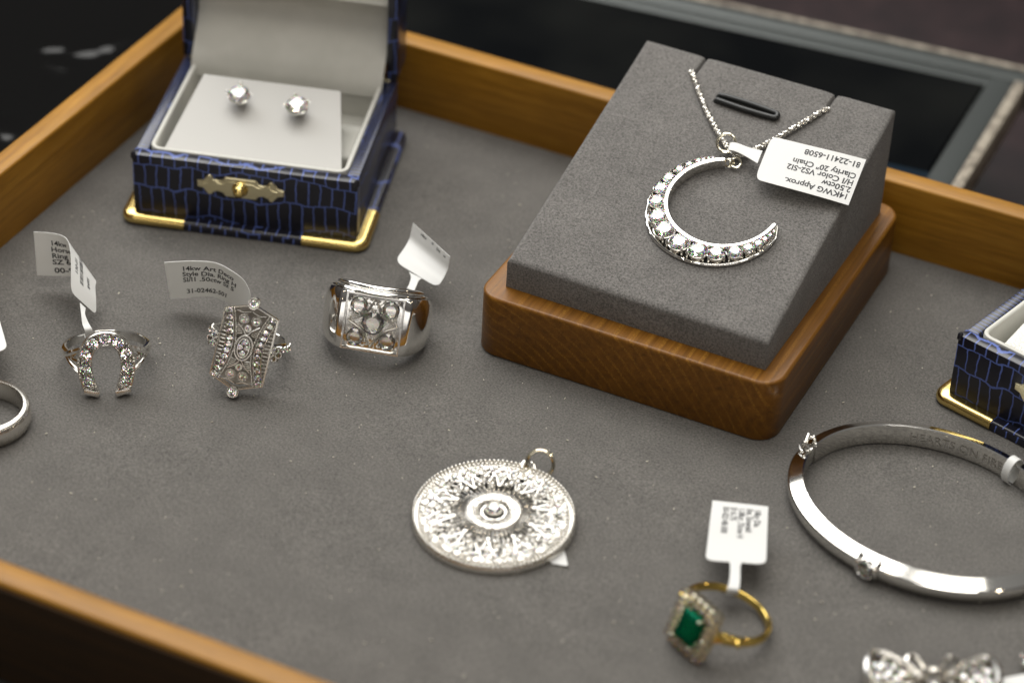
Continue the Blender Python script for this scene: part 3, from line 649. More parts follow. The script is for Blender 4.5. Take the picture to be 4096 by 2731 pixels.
# ---- horseshoe ring
hr = ring_root('white gold ring with a diamond horseshoe head and white tag looped on its back', 425, 1452, 7, 33, 17, 0)
HC = 11.2; mb = MB(); band(mb, HC, 9.0, 10.4, 2.2, 62, 298)
for sd in (-1, 1):
    for z1, x1, y1, r in ((3.4, 4.9, .9, .62), (-.4, 5.1, .9, .5), (-4.6, 4.5, .8, .55)):
        p0 = V(pinc(HC, 9.7, 66*sd)); p1 = V(pinc(HC, 10.0, 50*sd, z1*.35)); p2 = V((sd*x1*1.08, 1.9, z1*.85)); p3 = V((sd*x1, y1, z1))
        pts = [cr1([p0, p1, p2, p3], i/14) for i in range(15)]; mb.tube(pts, [.95-.35*i/14 if r > .6 else .8-.3*i/14 for i in range(15)], seg=8)
mb.build('shank', WGOLD, hr)
hp = [V((x, z)) for x, z in ((-3.55, -6.6), (-4.35, -4.2), (-4.85, -1.5), (-4.75, 1.4), (-3.6, 4.2), (-1.4, 5.75), (1.4, 5.75), (3.6, 4.2), (4.75, 1.4), (4.85, -1.5), (4.35, -4.2), (3.55, -6.6))]
def hpt(t): q = cr1(hp, t); return q
def hys(x, z): return .055*(x*x)*.6+.012*z*z-.9            # the head is slightly domed round the finger
mb = MB()
def hs(u, v):
    q = hpt(u); q2 = hpt(min(u+.01, 1)); q1 = hpt(max(u-.01, 0)); t = (q2-q1).normalized(); o = V((-t.y, t.x))
    pr = [(-1.35, 1.6), (-1.45, .2), (-1.3, -.12), (-1.02, .0), (-.6, 1.3), (.6, 1.3), (1.02, .0), (1.3, -.12), (1.45, .2), (1.35, 1.6), (-1.35, 1.6)]
    d, y = pr[int(round(v*10))]; p = q+o*d*1.18; return (p.x, hys(q.x, q.y)+y, p.y)
mb.grid(hs, 70, 11)
for e, a in ((hp[0], 17), (hp[-1], -17)):
    mb.rbox(-1.75, 1.75, -.45, 1.7, -.75, .65, .15, T=M.Translation((e.x, hys(e.x, e.y), e.y-.35)) @ M.Rotation(radians(a), 4, 'Y'))
mb.build('horseshoe', WGOLD2, hr, 40)
mb = MB(); NH = 9
for i in range(NH+1):
    t = .035+.93*(i)/NH; q = hpt(t); q2 = hpt(min(t+.01, 1)); tt = (q2-q).normalized(); o = V((-tt.y, tt.x))
    for s_ in (-1, 1):
        for dt in (-.011, .011):
            q = hpt(min(max(t+dt, 0), 1)); p = q+o*s_*1.15; mb.ball((p.x, hys(q.x, q.y)-.2, p.y), .32)
mb.build('prongs', WGOLD, hr)
for i in range(NH):
    t = .035+.93*(i+.5)/NH; q = hpt(t); gem(hr, (q.x, hys(q.x, q.y)-.10, q.y), 2.6, (.06*q.x, -1, .04*q.y))
settle(hr, 425, 1452)
# ---- signet ring
sr = ring_root('chunky white gold ring with five diamonds in a square face', 1492, 1293, 7, 20, 22, 4)
SC = 11.2; HW = 5.9
def sro(a):
    a = (a+180) % 360-180; aa = abs(a)
    flat = (SC)/max(cos(radians(aa)), .2) if aa < 89 else 99
    k = max(0., 1-aa/150); sh = 10.9+3.1*max(0, cos(radians(max(0, min(90, (aa-42)*1.25)))))
    return min(flat, sh) if aa < 40 else sh
def sh_(a):
    aa = abs((a+180) % 360-180); q = min(1, max(0, (aa-30)/125)); q = q*q*(3-2*q); return 14.*(1-q)+4.8*q
mb = MB()
def sg(u, v):
    a = -180+360*u; H = sh_(a)/2; Ro = sro(a); ri = 9.9; aa = abs(a); w = min(1, max(0, (aa-26)/14))
    pr = [(ri, -H+.3), (ri, H-.3), (ri+.25, H), (Ro-.05-w*.9, H), (Ro-w*.35, H-.25-w*.8), (Ro-w*.05, H*.5), (Ro, 0), (Ro-w*.05, -H*.5), (Ro-w*.35, -H+.25+w*.8), (Ro-.05-w*.9, -H), (ri+.25, -H), (ri, -H+.3)]
    r, z = pr[int(round(v*11))]; return pinc(SC, r, a, z)
mb.grid(sg, 180, 12, closeu=False)
mb.torus((0, SC, 6.25), (0, 0, 1), 1, .0001, 4, 3)
# raised ledge running along the top edge behind the face
lp_ = [pinc(SC, 12.1+.3*cos(radians(a*2)), a, sh_(a)/2+.35) for a in range(-70, 71, 5)]
mb.tube(lp_, [.15+.55*cos(radians(a*90/75))**.6 for a in range(-70, 71, 5)], seg=8, flat=.75)
lp_ = [pinc(SC, 10.9, a, sh_(a)/2+1.15) for a in range(-66, 67, 6)]
mb.tube(lp_, [.15+.62*cos(radians(a*90/72))**.6 for a in range(-66, 67, 6)], seg=8)
mb.build('shank', WGOLD, sr, 50)
mb = MB()
bx = [(-1, 0, 0), (1, 0, 0)]
o_, i_ = 6.95, 5.45
sq = [(-o_, -o_), (o_, -o_), (o_, o_), (-o_, o_)]; Th = M.Rotation(pi/2, 4, 'X')                      # xy -> xz, depth -> -y
mb.sweep(sq, [(0, -1.6), (0, .62), (-.12, .75), (-.30, .75), (-.36, .42), (-.48, .42), (-.52, .70), (-.72, .70), (-.8, .05), (-.8, -1.6)], True, Th)
mb.build('square_bezel', WGOLD, sr, 30); KS = 1.14
mb = MB()
def plate(u, v):
    x, z = (u-.5)*10.9, (v-.5)*10.9; y = .12+random.uniform(-.22, .22)
    for a, b, d in ((0, 0, 4.5), (3.25, 3.3, 3.3), (-3.25, 3.3, 3.3), (3.25, -3.3, 3.3), (-3.25, -3.3, 3.3)):
        q = sqrt((x-a)**2+(z-b)**2)/(d/2)
        if q < 1.: y = .1+(1-q)*d*.62
    return (x, y, z)
mb.grid(plate, 90, 90)
for sx_ in (-1, 1):
    for sy_ in (-1, 1):
        arcp = []                                                                                     # curved blades of the star
        for i in range(13):
            t = i/12; x = 5.2*(1-t); z = 5.2*t; k = 1-.36*4*t*(1-t)/1.0*.75
            arcp.append((sx_*(x*k), -.30, sy_*(z*k)))
        mb.tube(arcp, [.12+.30*sin(pi*i/12) for i in range(13)], seg=6, up=(0, -1, 0), flat=1.3)
        for i in range(1, 12):
            p = arcp[i]; mb.ball((p[0]+sx_*.34, -.42, p[2]+sy_*.34), .13)
rnd = random.Random(5)
stones = [(0, 0, 4.7)]+[(sx_*3.3, sy_*3.35, 3.6) for sx_ in (-1, 1) for sy_ in (-1, 1)]
for i in range(420):
    x, z = rnd.uniform(-5.1, 5.1), rnd.uniform(-5.1, 5.1)
    if all((x-a)**2+(z-b)**2 > (d/2+.1)**2 for a, b, d in stones): mb.ball((x, -.12, z), rnd.uniform(.16, .30))
for a, b, d in stones:
    for k in range(4):
        q = k*pi/2+pi/4+(.0 if a else pi/4); mb.ball((a+cos(q)*d*.52, -.42, b+sin(q)*d*.52), .26)
mb.v = [(x*KS, y, z*KS) for x, y, z in mb.v]; mb.build('pave_plate', WGOLD2, sr, 60)
for a, b, d in stones: gem(sr, (a*KS, -.34, b*KS), d*KS, (0, -1, 0))
settle(sr, 1492, 1293)
# ---- art deco plaque ring
dr_ = ring_root('ornate white gold ring with a tall pierced hexagonal diamond plaque', 976, 1388, 9, 22, 24, 10.5)
DC = 11.2; mb = MB(); band(mb, DC, 7.9, 9.2, 2.0, 40, 320)
for sd in (-1, 1):
    for k in range(7): mb.torus(pinc(DC, 9.25, sd*(42+9.5*k), 0), pinc(0, 1, sd*(42+9.5*k)), .62, .17, 16, 6)
mb.build('shank', WGOLD, dr_)
mb = MB(); hexa = [(-6.3, -8), (-6.3, 8), (-.9, 10.0), (.9, 10.0), (6.3, 8), (6.3, -8), (.9, -10.), (-.9, -10.)]
hexa = hexa[::-1]
def edge_ring(mb, poly, w, y0, y1, T):
    mb.sweep(poly, [(0, y0), (0, y1), (-w, y1), (-w, y0)], True, T)
edge_ring(mb, hexa, .32, -.2, 1.0, Th)
edge_ring(mb, [(x*1.0, y*.985) for x, y in hexa], .28, -1.0, -.8, Th)
def side(z): return 2.05+1.9*(abs(z)/8.)**1.7                     # inner border of each pave column
for sd in (-1, 1):
    for off, r in ((0, .17), (.62, .16)):
        for i in range(58):
            z = -8.4+16.8*i/57; mb.ball((sd*(side(z)+off), -.95-.10*(off == 0), z), r, sub=1)
    mb.tube([(sd*(side(z)+.31), -.55, z) for z in [-8.2+16.4*i/20 for i in range(21)]], .10, seg=5)
    for off in (2.35,):
        mb.tube([(sd*min(side(z)+off, 6.1), -.85, z) for z in [-8+16*i/20 for i in range(21)]], .13, seg=5)
    for i in range(17):                                           # comb bars
        z = -7.2+14.4*i/16
        if side(z)+2.4 < 6.1: mb.tube([(sd*(side(z)+2.3), -.8, z), (sd*6.15, -.55, z)], .12, seg=5)
def beadring(mb, cx, cz, rx, rz, n, r=.15, y=-1.05):
    for k in range(n): a = 2*pi*k/n; mb.ball((cx+rx*cos(a), y, cz+rz*sin(a)), r)
def oval(mb, cx, cz, rx, rz, r, y=-.8, T=None): mb.tube([(cx+rx*cos(2*pi*k/40), y, cz+rz*sin(2*pi*k/40)) for k in range(40)], r, True, 6)
beadring(mb, 0, 0, 1.75, 2.75, 34); oval(mb, 0, 0, 2.0, 3.0, .16, -.9); oval(mb, 0, 0, 1.35, 2.3, .16, -1.0)
for s_ in (-1, 1):
    for cx, cz, r in ((-1.35, 6.6, 1.1), (1.5, 6.6, 1.1), (0, 4.6, .85)):
        beadring(mb, cx*s_, cz*s_, r, r, 18 if r > 1 else 14); oval(mb, cx*s_, cz*s_, r*.72, r*.72, .15, -.95)
    mb.lathe([(1.0, 0), (1.42, .1), (1.45, 1.4), (1.3, 1.75), (1.05, 1.7), (.95, 1.1)], 22, M.Translation((0, 0, s_*10.6)) @ M.Rotation(pi/2, 4, 'X'))
    beadring(mb, 0, s_*10.6, 1.3, 1.3, 20, .14, -1.75)
    for q in (-1, 1):
        mb.tube([(q*2.6, -.85, s_*5.4), (q*1.0, -.85, s_*4.2), (q*.3, -.85, s_*3.2)], .14, seg=6)
        for k in range(5): mb.tube([(q*(1.0+k*.05), -.7, s_*(3.2+k*.45)), (q*(side(3.2+k*.45)), -.7, s_*(2.9+k*.45))], .11, seg=5)
        mb.tube([(q*.2, -.85, s_*8.6), (q*1.8, -.85, s_*8.0), (q*3.4, -.85, s_*8.2)], .14, seg=6)
for sd in (-1, 1):                                                # wings with clusters of four
    for (a, b) in ((0, 1.0), (0, -1.0), (-.95, 0), (.95, 0)):
        cx = sd*(7.2+a*.9); beadring(mb, cx, b, .72, .72, 12, .15, -.55); mb.lathe([(.6, 0), (.7, .1), (.68, .6), (.5, .6)], 14, M.Translation((cx, .2, b)) @ M.Rotation(pi/2, 4, 'X'))
dome = lambda x, y, z: (x, y+.016*x*x+.004*z*z-.15, z)
mb.v = [dome(*p) for p in mb.v]; mb.build('plaque', WGOLD2, dr_, 50)
mb = MB()
mb.prism([(x*.93, y*.93) for x, y in hexa], -1.6, -1.3, T=Th); mb.rbox(-8.3, 8.3, .1, .5, -1.6, 1.6, .15); mb.v = [(x, y+.5, z) for x, y, z in mb.v]; mb.build('gallery', OXID, dr_)
gl = []
for sd in (-1, 1):
    for i in range(11): z = -7.6+15.2*i/10; gl.append((sd*(side(z)+1.45), -.75, z, 1.42))
    for (a, b) in ((0, 1.0), (0, -1.0), (-.95, 0), (.95, 0)): gl.append((sd*(7.2+a*.9), -.4, b, 1.15))
    for k in range(5): p = pinc(DC, 9.75, sd*(43+9.5*k)); gl.append((*p, 1.15, sd*(43+9.5*k)))
for s_ in (-1, 1):
    for cx, cz, r in ((-1.35, 6.6, 1.3), (1.5, 6.6, 1.3), (0, 4.6, 1.1)): gl.append((cx*s_, -1.0, cz*s_, r))
    gl.append((0, -1.65, s_*10.6, 1.9)); gl.append((0, -1.05, s_*1.35, 1.55)); gl.append((s_*.75, -1.05, 0, 1.3))
for q in gl: gem(dr_, dome(*q[:3]) if len(q) == 4 else q[:3], q[3], (.035*q[0], -1, .01*q[2]) if len(q) == 4 else pinc(0, 1, q[4]), small=q[3] < 1.6)
settle(dr_, 976, 1388)
# ---- emerald ring
er = ring_root('yellow gold ring with a green emerald in a square halo of small diamonds', 2775, 2500, 7, -22, 14, 6)
EC = 10.4; mb = MB()
band(mb, EC, 8.7, lambda a: 9.8+.5*max(0, 1-abs(180-a)/0.0001) if False else 9.9, lambda a: 1.7+1.2*(abs(180-a)/145)**3, 35, 325)
for sd in (-1, 1):
    mb.ball(pinc(EC, 9.9, sd*57), .95, sub=2)
    for z1 in (-2.2, 2.2): mb.tube([pinc(EC, 9.3, 42*sd), (sd*4.2, 1.6, z1*.6), (sd*3.6, .2, z1)], [.8, .6, .45], seg=7)
mb.build('shank', YGOLD, er)
mb = MB(); mb.prism(rrect(-5.0, 5.0, -6.0, 6.0, 1.2, 4), -.2, .2, .1, Th); mb.sweep(rrect(-4.7, 4.7, -5.7, 5.7, 1., 4)[::-1], [(-.2, -1.7), (.2, -1.7), (.2, -1.3), (-.2, -1.3)], True, Th); 
per = []
for rx, rz, nn in ((5.0, 6.0, 24), (3.9, 4.9, 20)):
    q = rrect(-rx, rx, -rz, rz, .9, 3); tot = [0]
    for a, b in zip(q, q[1:]+q[:1]): tot.append(tot[-1]+sqrt((a[0]-b[0])**2+(a[1]-b[1])**2))
    for k in range(nn):
        d = tot[-1]*k/nn
        for i in range(len(q)):
            if tot[i] <= d < tot[i+1]:
                f = (d-tot[i])/(tot[i+1]-tot[i]+1e-9); a, b = q[i], q[(i+1) % len(q)]; per.append((a[0]+(b[0]-a[0])*f, a[1]+(b[1]-a[1])*f, rx > 4.5)); break
for x, z, o_ in per:
    mb.lathe([(.3, -1.6), (.4, 0), (.62, .4), (.66, .75), (.5, .7)], 10, M.Translation((x, -.15 if o_ else -.75, z)) @ M.Rotation(pi/2, 4, 'X'))
    mb.ball((x*.93, -.95 if o_ else -1.5, z*.93), .17)
for sx_ in (-1, 1):
    for sz in (-1, 1): mb.tube([(sx_*2.9, -.3, sz*3.9), (sx_*2.5, -2.5, sz*3.4)], .28, seg=6); mb.ball((sx_*2.45, -2.6, sz*3.35), .38)
mb.build('halo_setting', PGOLD, er, 50)
def ecut(w, h, name):
    P = []
    for k, z in ((.62, .55), (.86, .3), (1, 0), (1, -.12), (.62, -.9), (.25, -1.3)):
        a, b = w/2*k, h/2*k; b = h/2-(w/2-a) if k > .3 else h/2-(w/2-a); c = .55*k
        P += [(sx_*(a-c), sy_*b, z*2) for sx_ in (-1, 1) for sy_ in (-1, 1)]+[(sx_*a, sy_*(b-c), z*2) for sx_ in (-1, 1) for sy_ in (-1, 1)]
    return hull(P, name, EMER)
obj('emerald', ecut(5.6, 7.4, 'emerald_cut'), er, (0, -1.7, 0), M.Rotation(pi/2, 3, 'X'))
for x, z, o_ in per: gem(er, (x, -.75 if o_ else -1.4, z), 1.25, (x*.03, -1, z*.03), small=True)
settle(er, 2775, 2500)
# ---- plain band at the left edge
pr_ = thing('finger_ring', 'plain domed wedding band cut off by the left edge', 'ring', M.Translation(at(-66, 1655, 2.6)))
mb = MB(); band(mb, 0, 8.9, 10.7, 5.2, 0, 360, 96); mb.build('band', WGOLD2, pr_, 50)

# ------------------------------------------------------------------ round filigree pendant
pc = at(1975, 2066, 1.2)
fp = thing('filigree_pendant', 'large round pierced white gold pendant set with diamonds lying on the felt', 'pendant', M.Translation((pc.x, pc.y, 0)) @ M.Rotation(radians(2.0), 4, 'X'))
RO = 18.0; Z = 2.2; mb = MB()
mb.sweep([(RO*cos(-2*pi*k/96), RO*sin(-2*pi*k/96)) for k in range(96)][::-1], [(0, .35), (0, 2.0), (-.3, 2.35), (-.6, 1.9), (-1.6, 1.85), (-1.9, 2.3), (-2.2, 2.1), (-2.2, .9), (-.6, .5)], True)
for R, nb, r in ((17.45, 112, .42), (16.4, 104, .40), (5.9, 56, .24), (4.6, 44, .24), (3.5, 34, .22)):
    for k in range(nb): a = 2*pi*k/nb; mb.ball((R*cos(a), R*sin(a), Z+.2+(.9 if R < 7 else 0)), r)
mb.sweep([(6.1*cos(-2*pi*k/64), 6.1*sin(-2*pi*k/64)) for k in range(64)][::-1], [(0, 2.3), (0, 3.0), (-.4, 3.2), (-2.5, 3.1), (-2.8, 2.8), (-2.8, 2.3)], True)
mb.sweep([(16.2*cos(-2*pi*k/64), 16.2*sin(-2*pi*k/64)) for k in range(64)][::-1], [(0, 1.3), (0, 1.85), (-2.6, 1.85), (-2.6, 1.3)], True)
for k in range(20): a = 2*pi*(k+.5)/20; mb.ball((9.6*cos(a), 9.6*sin(a), 2.3), .55, sub=2)
for R, r, z in ((2.6, .3, 2.7), (10.9, .2, 2.1)): mb.torus((0, 0, z), (0, 0, 1), R, r, 60, 6, flat=.6)
spk = MB()
for k in range(50):
    a = 2*pi*k/50; spk.tube([(5.9*cos(a), 5.9*sin(a), 2.8), (8.2*cos(a), 8.2*sin(a), 2.2), (10.6*cos(a), 10.6*sin(a), 2.0)], .24, seg=5)
for k in range(12): a = 2*pi*k/12; mb.tube([(2.4*cos(a), 2.4*sin(a), 2.7), (4.9*cos(a), 4.9*sin(a), 2.9)], .22, seg=5)
mb.lathe([(1.3, 2.4), (1.8, 2.8), (2.0, 3.5), (1.8, 3.9), (1.4, 3.7)], 24)
NS = 10; rnd = random.Random(9)
for k in range(NS):
    a0 = 2*pi*k/NS; Tk = M.Rotation(a0, 4, 'Z')
    # scallop arch, star points and fans
    mb.tube([(9.2, 0, 2.5)]+[(9.4+1.7*sin(pi*t), 2.9*(2*t-1)*1.0, 2.5) for t in [i/12 for i in range(1, 12)]], .2, seg=5, T=Tk @ M.Translation((0, 0, 0)))
    for q in (-1, 1):
        mb.tube([(8.8, 0, 2.55), (11.9, q*1.0, 2.5), (15.6, q*3.4, 2.3)], .2, seg=6, T=Tk, flat=.7)
        mb.tube([(15.7, 0, 2.45), (12.6, q*1.7, 2.5), (9.6, q*2.8, 2.3)], .2, seg=6, T=Tk, flat=.7)
        mb.tube([(15.4, q*1.2, 2.4), (13.6, q*2.3, 2.4), (12.4, q*3.7, 2.4)], .22, seg=6, T=Tk)
    for j in range(5):
        b = (j-2)*.16; mb.tube([(11.2*cos(b), 11.2*sin(b), 2.35), (15.6*cos(b), 15.6*sin(b), 2.35)], .15, seg=5, T=Tk)
    mb.rbox(8.5, 9.4, -.45, .45, 2.3, 2.95, .12, T=Tk); mb.rbox(14.2, 15.6, 2.2, 4.4, 2.1, 2.5, .12, T=Tk)
    mb.prism([(13.2, -1.5), (15.7, -2.6), (15.9, 0), (15.7, 2.6), (13.2, 1.5), (12.5, 0)], 1.9, 2.35, .12, Tk)
    for j in range(34):
        x, y = rnd.uniform(10.8, 15.6), rnd.uniform(-3.6, 3.6); mb.ball((x, y, 2.5), rnd.uniform(.18, .36), T=Tk)
    for (x, y) in ((11.9, 0), (10.6, 2.6), (10.6, -2.6)): mb.torus((x, y, 2.5), (0, 0, 1), .62, .2, 14, 5, T=Tk)
rnd = random.Random(4)
for k in range(NS):
    for j in range(46):
        a = 2*pi*(k+rnd.uniform(-.5, .5))/NS; r = rnd.uniform(12.0, 15.9); mb.rbox(-.38, .38, -.3, .3, 0, .5, .1, 1, T=M.Translation((r*cos(a), r*sin(a), 2.0+rnd.uniform(0, .35))) @ M.Rotation(rnd.random()*6, 4, 'Z') @ M.Rotation(rnd.uniform(-.45, .45), 4, 'X') @ M.Rotation(rnd.uniform(-.45, .45), 4, 'Y'))
    for j in range(14):
        a = 2*pi*(k+rnd.uniform(-.5, .5))/NS; r = rnd.uniform(8.4, 12.); mb.ball((r*cos(a), r*sin(a), 2.3), rnd.uniform(.22, .4))
for k in range(150):
    a = rnd.random()*6.283; r = rnd.uniform(3.6, 5.9); mb.ball((r*cos(a), r*sin(a), 3.1), rnd.uniform(.2, .32))
for k in range(40): a = 2*pi*k/40; spk.ball((7.6*cos(a), 7.6*sin(a), 2.55), .34)
mb.build('filigree_disc', WGOLD2, fp, 50); spk.build('radial_spokes', WGOLD2, fp)
gem(fp, (0, 0, 3.7), 3.3, name='diamond')
for k in range(NS):
    a = 2*pi*k/NS; r = 11.9; gem(fp, (r*cos(a), r*sin(a), 2.65), 1.25, small=True)
    for j in (-.17, 0, .17): a2 = a+j; gem(fp, (14.2*cos(a2), 14.2*sin(a2), 2.65), 1.3, small=True)
fi = fp.matrix_world.inverted()
bl = at(2113, 1880, 1.6)-V((pc.x, pc.y, 0)); mb = MB(); mb.torus((bl.x, bl.y, 2.), (.5, -.2, 1), 1.5, .38, 28, 8); mb.build('bail', WGOLD, fp)
jl = at(2160, 1862, 3.2)-V((pc.x, pc.y, 0)); mb = MB(); mb.torus((jl.x, jl.y, 3.2), (.35, -.9, .75), 3.0, .5, 44, 8, flat=1.25); mb.build('jump_ring', YGOLD if False else PGOLD, fp)
g3 = lambda *p: at(*p)
tag('white tag mostly hidden under the round filigree pendant, one corner showing',
    [g3(2120, 2050, .3), g3(2165, 2140, .3), g3(2204, 2253, .4)], [g3(2210, 2050, .3), g3(2245, 2150, .3), g3(2272, 2264, .5)], None, [], L=14, Wd=5, side=-1, rr=.6)

# ------------------------------------------------------------------ bangle
BA, BB_ = 32.6, 27.0; bth = radians(169.1)
bg_ = thing('bangle', 'polished white gold hinged bangle with a small diamond on its front', 'bangle', M.Translation((18.2, -42, 0)) @ M.Rotation(bth, 4, 'Z'))
def ell(a, d=0):
    x, y = (BA-3.2)*cos(a), (BB_-3.2)*sin(a); nx, ny = cos(a)/(BA-3.2), sin(a)/(BB_-3.2); l = sqrt(nx*nx+ny*ny); return V((x+nx/l*d, y+ny/l*d))
def bsec(a): return [(0, .35), (0, 5.35), (.3, 5.62), (3.0, 4.4), (3.3, 4.05), (3.4, 3.2), (3.25, 2.1), (2.7, 1.), (1.6, .35), (.5, .12), (.2, .12), (0, .35)]
def bf(a, v): d, z = bsec(a)[int(round(v*11))]; p = ell(a, d); return (p.x, p.y, z)
sta = at(3480, 2262, 3)-V((18.2, -42, 0)); sta = M.Rotation(-bth, 3, 'Z') @ sta; sa = atan2(sta.y/BB_, sta.x/BA)
cl = at(3172, 1790, 3)-V((18.2, -42, 0)); cl = M.Rotation(-bth, 3, 'Z') @ cl; ca_ = atan2(cl.y/BB_, cl.x/BA)
mb = MB(); gap = .035
mb.grid(lambda u, v: bf(ca_+gap*1.4+(2*pi-gap*2.8)*u, v), 260, 12)
for a in (ca_+gap*1.4, ca_-gap*1.4): mb.add([bf(a, k/11) for k in range(11)], [list(range(11))])
mb.build('band', WGOLD, bg_, 24)
mb = MB(); c = ell(sa, 0); nn = (ell(sa, 1)-c).normalized(); tt = V((-nn.y, nn.x))
Tst = frame(V((tt.x, tt.y, 0)), V((0, 0, 1)), V((nn.x, nn.y, 0)), V((c.x+nn.x*1.15, c.y+nn.y*1.15, 3.0)))
mb.lathe([(1.6, 1.0), (2.35, 1.6), (2.4, 2.6), (2.1, 3.0), (1.75, 2.7)], 28, Tst)
for s_ in (-1, 1): mb.tube([(s_*2.3, -2.9, .6), (s_*2.35, -1.5, 2.2), (s_*2.4, 0, 2.5), (s_*2.35, 1.5, 2.2), (s_*2.3, 2.9, .6)], .38, seg=8, T=Tst)
mb.build('diamond_collar', WGOLD, bg_)
obj('diamond', BR, bg_, (Tst @ V((0, 0, 2.75)))[:], (Tst.to_3x3() @ M.Identity(3)), 3.3)
mb = MB(); mb.rbox(-1.5, 1.5, -2.2, 2.2, -1.2, 1.1, .3, T=Tst @ M.Translation((0, 0, 0))); 
c = ell(ca_, 0); nn = (ell(ca_, 1)-c).normalized(); tt = V((-nn.y, nn.x))
Tc = frame(V((tt.x, tt.y, 0)), V((nn.x, nn.y, 0)), V((0, 0, 1)), V((c.x, c.y, 0)))
mb = MB(); mb.rbox(-1.6, 1.6, .15, 1.1, .8, 4.9, .25, T=Tc)
# figure-of-eight safety catch
for s_, z_ in ((-1, 0), (1, 0)):
    mb.tube([(-3.1, 1.9, 5.6), (-2.4, 2.9+s_*.0, 5.9+s_*.55), (-1.1, 2.5, 5.5+s_*.95), (0, 2.4, 5.4+s_*.35), (1.1, 2.5, 5.4+s_*.95), (2.5, 2.6, 5.6+s_*.7), (3.2, 1.8, 5.8)], .3, seg=7, T=Tc)
for x, y, z, r in ((-3.3, 1.9, 5.4, .62), (0, 2.5, 5.5, .66), (3.2, 1.5, 5.8, .45)): mb.ball((x, y, z), r, T=Tc, sub=2)
mb.tube([(-3.3, 1.9, 5.4), (-3.3, 1.2, 4.0)], .35, seg=7, T=Tc); mb.tube([(0, 2.5, 5.4), (0, 1.0, 4.6)], .35, seg=7, T=Tc)
mb.build('safety_clasp', WGOLD, bg_)
# engraving on the inner wall
vs, fs = text2d('HEARTS ON FIRE', 3.0, .004); q0 = at(3640, 1735, 2.6)-V((18.2, -42, 0)); q0 = M.Rotation(-bth, 3, 'Z') @ q0; e0 = atan2(q0.y/BB_, q0.x/BA)
mb = MB(); o2 = []
for x, y in vs:
    p = ell(e0-x/29., -.12); o2.append((p.x, p.y, 1.7+y))
mb.add(o2, fs, False); p0, p1 = e0+1./29.5, e0+.6/29.5
mb.build('engraved_lettering', metal('engraved_metal', (.60, .585, .555), .3, .1), bg_)
# plastic tag loop round the bangle
tp = at(4072, 1868, 3)-V((18.2, -42, 0)); tp = M.Rotation(-bth, 3, 'Z') @ tp; ta = atan2(tp.y/BB_, tp.x/BA); c = ell(ta, .8); nn = (ell(ta, 1)-ell(ta, 0)).normalized(); tt = V((-nn.y, nn.x))
Bm = M.Translation((18.2, -42, 0)) @ M.Rotation(bth, 4, 'Z')
def lp3(a, w): q = Bm @ V((c.x+nn.x*2.5*cos(a)+tt.x*w, c.y+nn.y*2.5*cos(a)+tt.y*w, 3.0+3.3*sin(a))); return q
lpn = [(lp3(a, -1.), lp3(a, 1.)) for a in [2*pi*i/12+.6 for i in range(13)]]
e_ = lp3(.6, 0)
tag('white tag of the bangle hanging past the right edge of the picture', [e_+V((22, -4, 1)), e_+V((12, -4, 2)), e_+V((2, -3, 1))], [e_+V((22, 7, 1)), e_+V((12, 7, 2)), e_+V((2, 6, 1))], lpn, [], L=20, Wd=11, side=1)

# ------------------------------------------------------------------ ring tags
Z1 = lambda x, y: (100+x/2.0452, 880+y/2.0452)               # positions measured on an enlargement
h = lambda x, y, z: at(*Z1(x, y), z)
tag('folded white tag on the horseshoe ring, its barcode panel bent over the printed panel',
    [h(70, 97, 15.5), h(190, 104, 15.6), h(300, 128, 15.8), h(350, 175, 15.6), h(372, 280, 15.0), h(375, 420, 13.), h(375, 590, 10.0)],
    [h(100, 452, 4.0), h(230, 458, 4.0), h(420, 462, 4.8), h(566, 486, 8.6), h(572, 560, 8.4), h(579, 650, 7.4), h(583, 778, 5.0)],
    [(h(450, 676, 8.2), h(497, 720, 7.4)), (h(460, 770, 7.6), h(492, 770, 7.4)), (h(470, 850, 6.6), h(520, 840, 6.6)), (h(490, 905, 5.9), h(552, 898, 5.9)), (h(494, 968, 3.4), h(556, 962, 3.4)), (h(483, 945, 3.2), h(540, 950, 3.2))],
    [('14kw\nHorseshoe\nRing .25ctw\nSZ 6', 2.1, lambda x, y: (4.4+x*.95, 3.6-y*.95), 1), ('00-92', 2.1, lambda x, y: (4.6+x*.95, 11.6-y), 1),
     ('130-01', 1.7, lambda x, y: (15.3-y*.0+(-x)*.0+y*0+(5.2-x)*.9, 3.4-y), -1), ('|||', 1.7, lambda x, y: (21.2-x, 6.2-y), -1), ('$495', 1.7, lambda x, y: (20.3-x, 9.4-y), -1)], L=25., Wd=12.6, side=-1, rr=2.)
tag('curled white tag with four printed lines behind the plaque ring',
    [h(1140, 348, 14.5), h(1260, 340, 14.8), h(1400, 336, 15.), h(1560, 352, 15.), h(1680, 410, 14.2), h(1790, 495, 12.6), h(1848, 610, 10)],
    [h(1190, 645, 3.2), h(1300, 640, 3.3), h(1420, 628, 3.8), h(1540, 630, 4.4), h(1640, 665, 4.4), h(1740, 740, 4.), h(1820, 800, 4.)],
    [(h(1830, 660, 8.4), h(1825, 740, 6)), (h(1870, 760, 7), h(1850, 800, 5.6)), (h(1880, 860, 6), h(1860, 880, 4.6))],
    [('14kw Art Deco\nStyle Dia. Ring H\nSI/I1 .50ctw Sz 5', 2.1, lambda x, y: (4.6+x, 3.2-y*.98), 1), ('31-02462-501', 2.1, lambda x, y: (5.2+x, 11.-y), 1)], L=25., Wd=12.6, side=-1, rr=2.2)
Z2 = lambda x, y: (1200+x/2.489, 850+y/2.489)
k = lambda x, y, z: at(*Z2(x, y), z)
